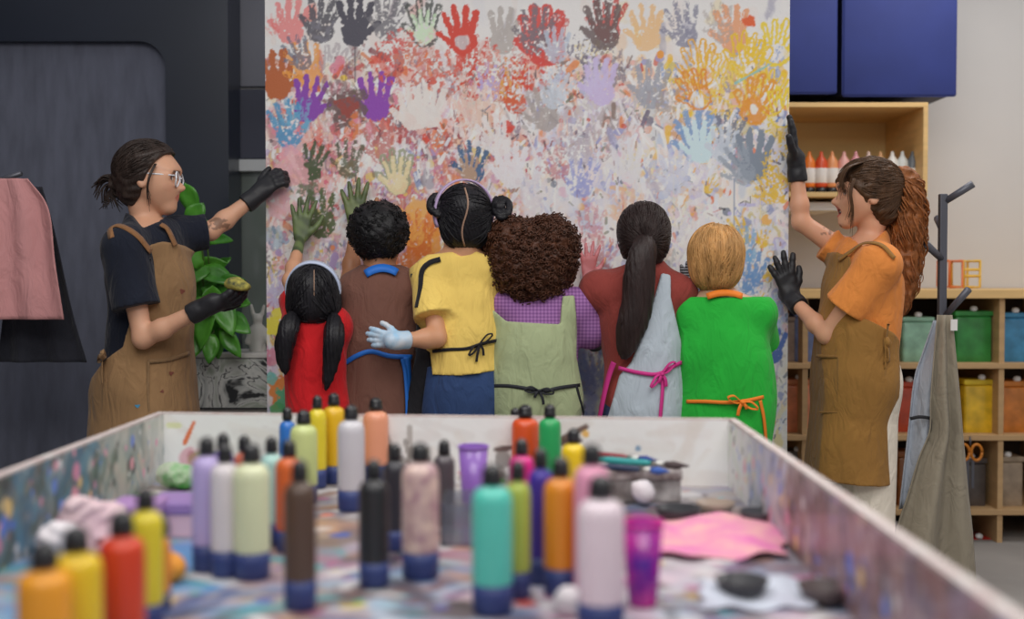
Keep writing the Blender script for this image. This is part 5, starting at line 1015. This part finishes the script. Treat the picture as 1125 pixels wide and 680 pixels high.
def flow(P):
    s = (P[:, 0] < xm)[:, None]; return np.where(s, pl_, pr_)-P
strands('hair_strands', cap+[ell(J(345, 340, -.03), (.085, .075, .06), None, .05)], sphere_seeds(j['head']+UP*.02, .1, 360, 3, lambda d: d[:, 1] < .3), flow, black_hair, ho, n=10, step=.014, seed=4)
for pts in ([(322, 347), (316, 365), (312, 390), (314, 413)], [(367, 349), (367, 372), (363, 400), (357, 432)]):
    c_ = spline([J(x, y, -.125 if i else -.08) for i, (x, y) in enumerate(pts)], 20); w_ = np.interp(np.linspace(0, 1, 20), [0, .25, .7, 1], [.022, .035, .025, .005])
    po = skin_obj('pigtail', [cone(c_[i], c_[i+2], w_[i]*.85, w_[min(19, i+2)]*.85, .02) for i in range(0, 18, 2)], .004, black_hair, ho, lambda X, Y, Z, Dd: Dd+.0015*np.sin(480*X+20*Z))
    mb = MB(); rr = np.random.RandomState(int(pts[0][0]))
    for i in range(46):
        a, q = rr.rand()*6.28, .7+.35*rr.rand(); e = 15+int(rr.rand()*5); sw = rr.randn()*.004
        mb.tube([c_[k]+V(cos(a)*w_[k]*q+sw*sin(k*.5), sin(a)*w_[k]*q, 0) for k in range(e)], [.002, .002, .0009], 4)
    mb.build('pigtail_strands', black_hair, po, fix=False)
mb = MB(); P, N = hits(cap, [(345, y) for y in np.linspace(297, 328, 12)], .0025); mb.ribbon(P, N, .003, .002); mb.build('parting', mat('scalp', '8d705e'), ho)
mb = MB(); hairband(mb, j['head']-V(0, .01, 0), j['hf'], j['hu'], j['H'], .022, .032, -.28); mb.build('headband', mat('pale_blue_satin', 'a9b4cc', .4, sheen=.3), r)
red = cloth('red_cotton', 'b5191f', .12)
tp = infl(D['torso'], .014)+[cone(j['neck']-UP*.02, j['neck']+UP*.01, .05, .045, .03)]+sleeve(j, 'L', .55, .05, .056)+sleeve(j, 'R', .7, .05, .052)
skin_obj('shirt', tp, .006, red, r, folds(.006, (45, 45, 20), 5)); trousers(r, D, '2a2a34')

# 2 -- brown smock, short curly hair
Y2 = 4.14
J, j, D, r = kid('child with short curly black hair in brown smock tied with blue ribbon', Y2, (416, 264), .225, (417, 302), (392, 318), (444, 318), (384, 308, .17), (391, 250, .30), (474, 372, .12), (475, 350, .18),
    (415, 348), (.128, .095, .15), (412, 395), (.12, .092), (408, 440), (.135, .105, .12), '9a6a4c', handL=flat_hand(-.06, 1, .19), handR=down_hand, s=.78, extra=painted(262, 4.45, '44502f', '657045', (370, 410)))
hm = hair_mat('curly_black_hair', '141315', stretch=(1, 1, 1))
cap = skull(j['head'], j['hf'], j['hu'], j['H'], .02)+[ell(J(416, 250), (.092, .1, .07), None, .04)]
ho = skin_obj('hair', cap, .004, hm, r, lambda X, Y, Z, Dd: np.maximum(Dd+.006*np.abs(sn(X, Y, Z, 130, 9))-.004, np.maximum(Y-(Y2+.08), -(Z-J(0, 291)[2])-.9*(Y-Y2)*0)))
zc = J(0, 290)[2]
coils(cap, 700, 5, .008, .0022, 2, .012, lambda p: p[1] < Y2+.07 and p[2] > zc, j['head'], .12).build('curls', hm, ho, fix=False)
br = cloth('brown_cotton', '65443a', .07)
smk = infl(D['torso'], .018)+[cone(J(412, 385), J(404, 462), .135, .166, .08, flat=(V(0, 1, 0), .78)), cone(J(404, 462), J(403, 520), .166, .172, .03, flat=(V(0, 1, 0), .78))]+sleeve(j, 'L', .5, .054, .06)+sleeve(j, 'R', .75, .054, .054)
so = skin_obj('smock', smk, .006, br, r, lambda X, Y, Z, Dd: np.maximum(Dd+.005*sn(X, Y, Z, (34, 34, 10), 5), np.maximum(J(0, 512)[2]-Z, Z-J(0, 291)[2])))
blu = mat('blue_ribbon_cloth', '1c62b8', .6); mb = MB()
P, N = hits(D['neck']+smk, [(x, 295+(x-420)**2*.02) for x in np.linspace(402, 436, 12)], .004); mb.ribbon(P, N, .03, .005); mb.build('collar', blu, so)
mb = MB(); band_on(mb, smk, [(378, 400), (392, 391), (408, 386), (428, 391), (452, 392)], .016, .004)
P, N = hits(smk, [(404, 387)], .006); band_on(mb, smk, [(446, 392), (447, 415), (450, 440), (453, 470)], .03, .006); band_on(mb, smk, [(441, 394), (444, 410), (446, 440), (446, 470)], .016, .008); mb.build('waist_tie', blu, so)
trousers(r, D, '2f2b2a')

# 3 -- yellow tee, two buns, gloved hand on the neighbour's back
Y3 = 4.1
J, j, D, r = kid('child in yellow tee with two hair buns and a gloved hand on the brown smock', Y3, (509, 243), .225, (506, 280), (472, 298), (538, 296), (480, 371, -.12), (440, 374, -.185), (560, 372, .12), (566, 340, .2),
    (507, 340), (.122, .092, .15), (509, 395), (.115, .09), (508, 432), (.13, .105, .11), 'b98768', hf=V(-.35, .93, -.05), handL=(V(-1, .08, .1), V(0, 1, 0), V(0, -.1, 1), .122, dict(spread=.16, curl=.2, thumb_out=.8)), handR=down_hand, s=.8)
cap = skull(j['head'], j['hf'], j['hu'], j['H'], .015)
ho = skin_obj('hair', cap+[ell(J(512, 258, -.03), (.075, .07, .055), None, .05)], .004, black_hair, r, lambda X, Y, Z, Dd: np.maximum(Dd+.0012*np.sin(500*X+200*Z), np.maximum((Y-(Y3+.045))-.5*(X-j['head'][0]), J(0, 277)[2]-Z)))
bl, br_ = J(489, 226, -.02), J(545, 230, -.02)
ln = W(509, 243, Y3-.1)
def flow(P): return np.where((P[:, 0]-J(513, 0)[0] < 0)[:, None], bl, br_)-P
strands('hair_strands', cap+[ell(J(512, 258, -.03), (.075, .07, .055), None, .05)], sphere_seeds(j['head']+UP*.02, .1, 420, 6, lambda d: d[:, 1] < .35), flow, black_hair, ho, n=9, step=.013, seed=6, keep=lambda q: q[:, 2] > J(0, 277)[2])
mb = MB(); P, N = hits(cap+[ell(J(512, 258, -.03), (.075, .07, .055), None, .05)], [(511+.8*sin((y-208)*.1)*4, y) for y in np.linspace(207, 270, 22)], .003); mb.ribbon(P, N, .0055, .002); mb.build('parting', mat('scalp', '8d705e'), ho)
for c_, dx in ((J(483, 225, -.03), -1), (J(549, 228, -.03), 1)):
    mb = MB()
    for k in range(3):   # a plait wound into a bun
        t = np.linspace(0, 1, 40); a = t*4.2*pi+k*2.1; rd = .036*(1-.5*t); Q = [c_+V(dx*(u*.02)+rd_*cos(a_)*.75+dx*.004, rd_*sin(a_*1.0)*.8, rd_*sin(a_)+.004*sin(a_*3+k)) for u, rd_, a_ in zip(t, rd, a)]
        mb.tube(Q, [.010, .012, .011, .008], 8)
    mb.tube([c_-V(dx*.02, 0, 0), c_, c_+V(dx*.02, 0, 0)], [.014, .024, .012], 10); mb.build('hair_bun', black_hair, ho)
mb = MB(); hairband(mb, j['head'], j['hf'], j['hu'], j['H'], .030, .028, -.12); mb.build('headband', mat('lilac_cloth', 'a58fb4', .6, sheen=.2), r)
ye = cloth('yellow_cotton', 'd9b560', .07)
tp = infl(D['torso'], .015)+[cone(j['neck']-UP*.02, j['neck']+UP*.005, .055, .05, .03), cone(J(508, 375), J(509, 425), .128, .146, .05, flat=(V(0, 1, 0), .84))]+sleeve(j, 'L', .72, .062, .074)+sleeve(j, 'R', .7, .062, .068)
so = skin_obj('t_shirt', tp, .006, ye, r, cut(outline([(430, 310), (470, 280), (498, 277), (508, 282), (520, 275), (560, 290), (600, 300), (600, 400), (549, 405), (510, 409), (477, 409), (474, 385), (440, 376)], Y3), .0045, (42, 42, 20), 9))
bk = cloth('black_apron_cloth', '1d1c20'); mb = MB()
P, N = band_on(mb, tp, [(476, 386), (492, 384), (512, 383), (528, 378), (545, 374)], .011, .004); P, N = hits(tp, [(526, 378)], .006); bow(mb, P[0], N[0], V(.8, 0, .6), .055, .008, (.9, .9)); mb.build('apron_tie', bk, so)
apf = infl(D['torso'], .026)+[cone(J(500, 380, .02), J(486, 455, .03), .13, .17, .08, flat=(V(0, 1, 0), .8))]
skin_obj('apron', apf, .006, bk, r, cut(outline([(452, 300), (466, 297), (470, 300), (463, 335), (458, 350), (474, 385), (478, 398), (468, 440), (462, 480), (440, 480), (452, 420), (458, 388), (448, 345)], Y3), .003, (30, 30, 12), 3, also=lambda X, Y, Z: (Y3-.06)-Y))
mb = MB(); band_on(mb, tp, [(484, 285), (472, 289), (464, 298), (462, 318), (458, 338)], .018, .003); mb.build('apron_strap', bk, so)
dn = cloth('blue_denim', '2b3f66', .14)
jo = skin_obj('jeans', infl(D['legL']+D['legR'], .016)+infl(D['torso'][1:3], .012)+[cone(J(507, 415), J(507, 480), .13, .14, .05, flat=(V(0, 1, 0), .8))], .007, dn, r, cut(outline([(471, 401), (580, 401), (580, 676), (459, 676), (463, 460)], Y3), .004, (40, 40, 14), 3))
gloves(j, D, .003, mat('pale_latex', 'b9bcc2', .45, var=(25, '8fb4d0')), r, ks='L', cuff=.03, g=.0035, r=.028)

# 4 -- big round curls, sage apron over a purple shirt
Y4 = 4.1
J, j, D, r = kid('child with a huge round mass of brown curls in a sage green apron', Y4, (584, 287), .21, (588, 322), (556, 338), (636, 338), (548, 380, .12), (552, 350, .2), (649, 362, .02), (653, 374, .17),
    (590, 372), (.125, .095, .14), (588, 410), (.12, .095), (588, 440), (.13, .105, .11), '8f6248', handL=down_hand, handR=down_hand, s=.78)
af = hair_mat('brown_curls', '45291c', stretch=(1, 1, 1))
cap = [ell(J(583, 288), (.150, .13, .125), None, .04), ell(J(561, 267), (.082, .105, .082), None, .03), ell(J(605, 266), (.088, .105, .085), None, .03), ell(J(584, 312), (.105, .1, .072), None, .04)]
ho = skin_obj('hair', cap, .0045, af, r, lambda X, Y, Z, Dd: Dd+.014*np.abs(sn(X, Y, Z, 75, 9))-.008+.005*sn(X, Y, Z, 190, 3), pad=.05)
coils(cap, 1500, 6, .009, .0026, 3, .022, lambda p: p[1] < Y4+.06, j['head'], .16).build('curls', af, ho, fix=False)
pu = mat('purple_plaid', '8a5a94', .85); nt = pu.node_tree; wv = []
tc = nt.nodes.new('ShaderNodeTexCoord')
for d_, sc in (('X', 26), ('Z', 26)):
    w_ = nt.nodes.new('ShaderNodeTexWave'); w_.bands_direction = d_; w_.inputs['Scale'].default_value = sc; nt.links.new(tc.outputs['Object'], w_.inputs['Vector']); wv.append(w_)
mx = nt.nodes.new('ShaderNodeMath'); mx.operation = 'ADD'; nt.links.new(wv[0].outputs['Fac'], mx.inputs[0]); nt.links.new(wv[1].outputs['Fac'], mx.inputs[1])
cr_ = nt.nodes.new('ShaderNodeValToRGB'); cr_.color_ramp.elements[0].color = (*A('6d4378'), 1); cr_.color_ramp.elements[1].color = (*A('9a6ca2'), 1); cr_.color_ramp.elements[0].position = .2
hf_ = nt.nodes.new('ShaderNodeMath'); hf_.operation = 'MULTIPLY'; hf_.inputs[1].default_value = .5; nt.links.new(mx.outputs[0], hf_.inputs[0]); nt.links.new(hf_.outputs[0], cr_.inputs['Fac']); nt.links.new(cr_.outputs['Color'], nt.nodes['Principled BSDF'].inputs['Base Color'])
tp = infl(D['torso'], .014)+[cone(j['neck']-UP*.02, j['neck']+UP*.01, .055, .05, .03)]+sleeve(j, 'L', 1.4, .06, .052)+sleeve(j, 'R', 1.05, .062, .062)
skin_obj('shirt', tp, .006, pu, r, folds(.006, (50, 50, 30), 5))
sg = cloth('sage_cotton', '96a07c', .06)
apn = infl(D['torso'], .026)+[cone(J(587, 395), J(586, 470), .128, .14, .08, flat=(V(0, 1, 0), .8)), cone(J(586, 470), J(586, 530), .14, .15, .02, flat=(V(0, 1, 0), .8))]
so = skin_obj('apron', apn, .006, sg, r, cut([outline([(540, 338), (556, 352), (614, 355), (617, 325), (630, 324), (633, 362), (632, 390), (640, 430), (648, 530), (528, 530), (536, 420), (542, 380)], Y4)], .0055, (36, 36, 12), 10))
bk2 = mat('black_tape', '1e2026', .7); mb = MB(); band_on(mb, apn, [(540, 424), (560, 424), (580, 427), (596, 430), (614, 426), (636, 423)], .012, .004)
P, N = hits(apn, [(592, 429)], .006); bow(mb, P[0], N[0], V(1, 0, -.1), .05, .009, (.9, .5)); band_on(mb, apn, [(632, 424), (636, 440), (642, 462)], .01, .006); mb.build('waist_tie', bk2, so)
gloves(j, D, .0035, glove_black, r, ks='R', cuff=.07, g=.006, r=.034); trousers(r, D, '33343c')

# 5 -- red-brown tee, long ponytail, pale apron with pink tapes
Y5 = 4.08
J, j, D, r = kid('child with long dark ponytail in a rust tee and pale blue apron tied with pink', Y5, (708, 262), .22, (710, 300), (661, 318), (742, 322), (648, 344, .12), (646, 306, .36), (764, 352, .2), (759, 326, .36),
    (704, 355), (.130, .092, .145), (706, 405), (.115, .09), (706, 445), (.13, .105, .11), 'b98a6c', hf=V(.25, .96, 0), handL=flat_hand(.05, 1, .145), handR=flat_hand(.02, -1, .13), s=.78, extra=painted(305, 4.46, 'a5585a', 'b9757a', (636, 664)))
dh = hair_mat('very_dark_hair', '261b1a')
cap = skull(j['head'], j['hf'], j['hu'], j['H'], .016)
ho = skin_obj('hair', cap+[ell(J(708, 275, -.03), (.07, .07, .055), None, .05)], .004, dh, r, lambda X, Y, Z, Dd: np.maximum(Dd+.001*np.sin(500*X), np.maximum((Y-(Y5+.05))+.3*(X-j['head'][0]), J(0, 294)[2]-Z)))
pt = J(708, 265, -.11); strands('hair_strands', cap+[ell(J(708, 275, -.03), (.07, .07, .055), None, .05)], sphere_seeds(j['head']+UP*.02, .1, 420, 8, lambda d: d[:, 1] < .35), lambda P: pt-P, dh, ho, n=11, step=.012, seed=7, keep=lambda q: q[:, 2] > J(0, 294)[2])
c_ = spline([J(709, 262, -.1), J(706, 280, -.135), J(702, 305, -.14), J(700, 335, -.14), J(692, 365, -.14), J(685, 394, -.135)], 40); w_ = np.interp(np.linspace(0, 1, 40), [0, .15, .4, .75, 1], [.026, .036, .048, .048, .012])
po = skin_obj('ponytail', [cone(c_[i], c_[i+2], w_[i]*.85, w_[min(39, i+2)]*.85, .03, flat=(V(0, 1, 0), .6)) for i in range(0, 38, 2)], .004, dh, ho, lambda X, Y, Z, Dd: Dd+.0012*np.sin(420*X+22*Z))
mb = MB(); rr = np.random.RandomState(3)
for i in range(260):
    a, q = rr.rand()*6.28, .78+.26*rr.rand(); s_, e = int(rr.rand()*6), 30+int(rr.rand()*10); sw = rr.randn()*.004; ph = rr.rand()*6
    mb.tube([c_[k]+V(cos(a)*w_[k]*q+sw*sin(k*.16+ph), sin(a)*w_[k]*q*.62, 0) for k in range(s_, e)], [.0022, .0022, .0009], 4)
mb.build('ponytail_strands', dh, po, fix=False)
mb = MB(); mb.tube([c_[2]+V(.032*cos(a), .026*sin(a)*.8, .002*sin(2*a)) for a in np.linspace(0, 2*pi, 20)], .006, 6); mb.build('hair_tie', mat('black_elastic', '141416', .7), po)
ru = cloth('rust_cotton', '7e3630', .1)
tp = infl(D['torso'], .014)+[cone(j['neck']-UP*.02, j['neck']+UP*.01, .055, .05, .03)]+sleeve(j, 'L', .95, .062, .066)+sleeve(j, 'R', .8, .062, .066)
skin_obj('t_shirt', tp, .006, ru, r, folds(.006, (45, 45, 24), 8))
pb = cloth('pale_blue_cotton', 'a3adb6', .05)
apn = infl(D['torso'], .026)+[cone(J(706, 385), J(706, 470), .128, .142, .08, flat=(V(0, 1, 0), .8)), cone(J(706, 470), J(706, 530), .142, .15, .02, flat=(V(0, 1, 0), .8))]
so = skin_obj('apron', apn, .006, pb, r, cut([outline([(720, 312), (724, 300), (734, 302), (733, 325), (745, 375), (750, 420), (752, 530), (655, 530), (662, 470), (678, 410), (690, 396), (708, 350)], Y5)], .0055, (36, 36, 12), 11))
pk = mat('pink_tape', 'b82a78', .7); mb = MB(); band_on(mb, apn, [(680, 404), (700, 409), (722, 411), (738, 403), (748, 398)], .013, .004)
band_on(mb, apn, [(675, 398), (670, 412), (664, 436), (658, 468)], .02, .004); P, N = hits(apn, [(726, 411)], .007); bow(mb, P[0], N[0], V(.75, 0, .65), .06, .011, (.9, .3)); band_on(mb, apn, [(727, 412), (727, 430), (724, 466)], .012, .007); mb.build('waist_tie', pk, so)
sg2 = mat('black_striped_glove', '1a1a1e', .6); nt = sg2.node_tree; w_ = nt.nodes.new('ShaderNodeTexWave'); w_.bands_direction = 'Z'; w_.inputs['Scale'].default_value = 30; tc = nt.nodes.new('ShaderNodeTexCoord'); nt.links.new(tc.outputs['Object'], w_.inputs['Vector'])
cr_ = nt.nodes.new('ShaderNodeValToRGB'); cr_.color_ramp.elements[0].color = (*A('17171b'), 1); cr_.color_ramp.elements[1].color = (*A('8d8d92'), 1); cr_.color_ramp.elements[0].position = .6; nt.links.new(w_.outputs['Fac'], cr_.inputs['Fac']); nt.links.new(cr_.outputs['Color'], nt.nodes['Principled BSDF'].inputs['Base Color'])
gloves(j, D, .0035, sg2, r, ks='R', cuff=.05, g=.004, r=.03); trousers(r, D, '2a3350')

# 6 -- blond, green top, orange tapes
Y6 = 4.06
J, j, D, r = kid('blond child in a bright green smock with orange neck and waist ties', Y6, (786, 287), .222, (788, 325), (762, 345), (830, 345), (752, 385, .14), (752, 352, .24), (838, 385, .14), (838, 352, .24),
    (795, 380), (.132, .098, .15), (796, 425), (.128, .1), (797, 455), (.135, .11, .11), 'c29a80', handL=down_hand, handR=down_hand, s=.8)
bh = hair_mat('blond_hair', 'a97f4e')
cap = skull(j['head'], j['hf'], j['hu'], j['H'], .02)+[ell(J(786, 300, -.02), (.078, .08, .066), None, .04)]
hp6 = outline([(750, 285), (755, 262), (768, 248), (787, 244), (806, 249), (819, 266), (822, 290), (817, 307), (808, 318), (798, 325), (786, 327), (774, 325), (764, 319), (755, 307)], Y6-.05)
ho = skin_obj('hair', cap, .004, bh, r, lambda X, Y, Z, Dd: np.maximum(Dd+.0012*np.sin(520*X), np.maximum(Y-(Y6+.07), sdpoly(X, Z, hp6))))
cr_pt = J(790, 254, -.02)
strands('hair_strands', cap, sphere_seeds(j['head']+UP*.02, .1, 700, 8, lambda d: d[:, 1] < .5), lambda P: (P-cr_pt)*V(1, 1, 1)-UP*.06, bh, ho, n=9, step=.014, r=.0022, seed=9, keep=lambda q: sdpoly(q[:, 0], q[:, 2], hp6) < .003)
gr = cloth('green_cotton', '209a32', .1)
tp = infl(D['torso'], .02)+[cone(J(795, 400), J(797, 500), .142, .152, .08, flat=(V(0, 1, 0), .8)), cone(J(797, 500), J(797, 545), .152, .158, .02, flat=(V(0, 1, 0), .8))]+sleeve(j, 'L', .8, .06, .06)+sleeve(j, 'R', .8, .06, .06)
so = skin_obj('smock', tp, .006, gr, r, lambda X, Y, Z, Dd: np.maximum(Dd+.007*sn(X, Y, Z, (40, 40, 22), 15), np.maximum(Z-J(0, 326)[2]-.25*np.abs(X-J(790, 0)[0])*0, J(0, 535)[2]-Z)))
og = mat('orange_tape', 'd2721c', .7); mb = MB(); P, N = hits(D['neck']+tp, [(x, 322+((x-796)/16)**2*3) for x in np.linspace(777, 815, 12)], .004); mb.ribbon(P, N, .022, .005); mb.build('collar', og, so)
mb = MB(); band_on(mb, tp, [(755, 441), (775, 441), (800, 442), (820, 440), (838, 436)], .012, .004); P, N = hits(tp, [(814, 442)], .008); bow(mb, P[0], N[0], V(1, 0, -.35), .055, .011, (.3, .9)); band_on(mb, tp, [(834, 440), (838, 460), (841, 492)], .012, .006); mb.build('waist_tie', og, so)
trousers(r, D, '3a3f4a')
# ================================================================ camera and light
cd = bpy.data.cameras.new('camera'); cam = bpy.data.objects.new('camera', cd); C.objects.link(cam); cam.location = (0, 0, CAMZ); cam.rotation_euler = (pi/2-TH, 0, 0)
cd.sensor_width = 36; cd.lens = 36*FPX/1125; cd.clip_start = .05; cd.dof.use_dof = True; cd.dof.focus_distance = 4.2; cd.dof.aperture_fstop = 1.3
sc = bpy.context.scene; sc.camera = cam
w = bpy.data.worlds.new('world'); sc.world = w; w.use_nodes = True; b = w.node_tree.nodes['Background']; b.inputs[0].default_value = (.93, .95, 1, 1); b.inputs[1].default_value = .31
def area(loc, rot, sx, sy, e, col=(1, .97, .93)):
    l = bpy.data.lights.new('ceiling_lamp', 'AREA'); l.shape = 'RECTANGLE'; l.size = sx; l.size_y = sy; l.energy = e; l.color = col; o = bpy.data.objects.new('ceiling_lamp', l); C.objects.link(o); o.location = loc; o.rotation_euler = rot
area((-.9, 2.2, 3.1), (0, 0, 0), 1.4, 1.2, 29); area((1.1, 2.2, 3.1), (0, 0, 0), 1.4, 1.2, 29); area((0, .2, 3.0), (math.radians(35), 0, 0), 3.0, 1.0, 42); area((2.1, 4.6, 3.1), (0, 0, 0), 1.0, 1.0, 20)
sc.view_settings.view_transform = 'Standard'; sc.view_settings.look = 'None'; sc.view_settings.gamma = 1; sc.view_settings.use_curve_mapping = False; sc.view_settings.exposure = .06
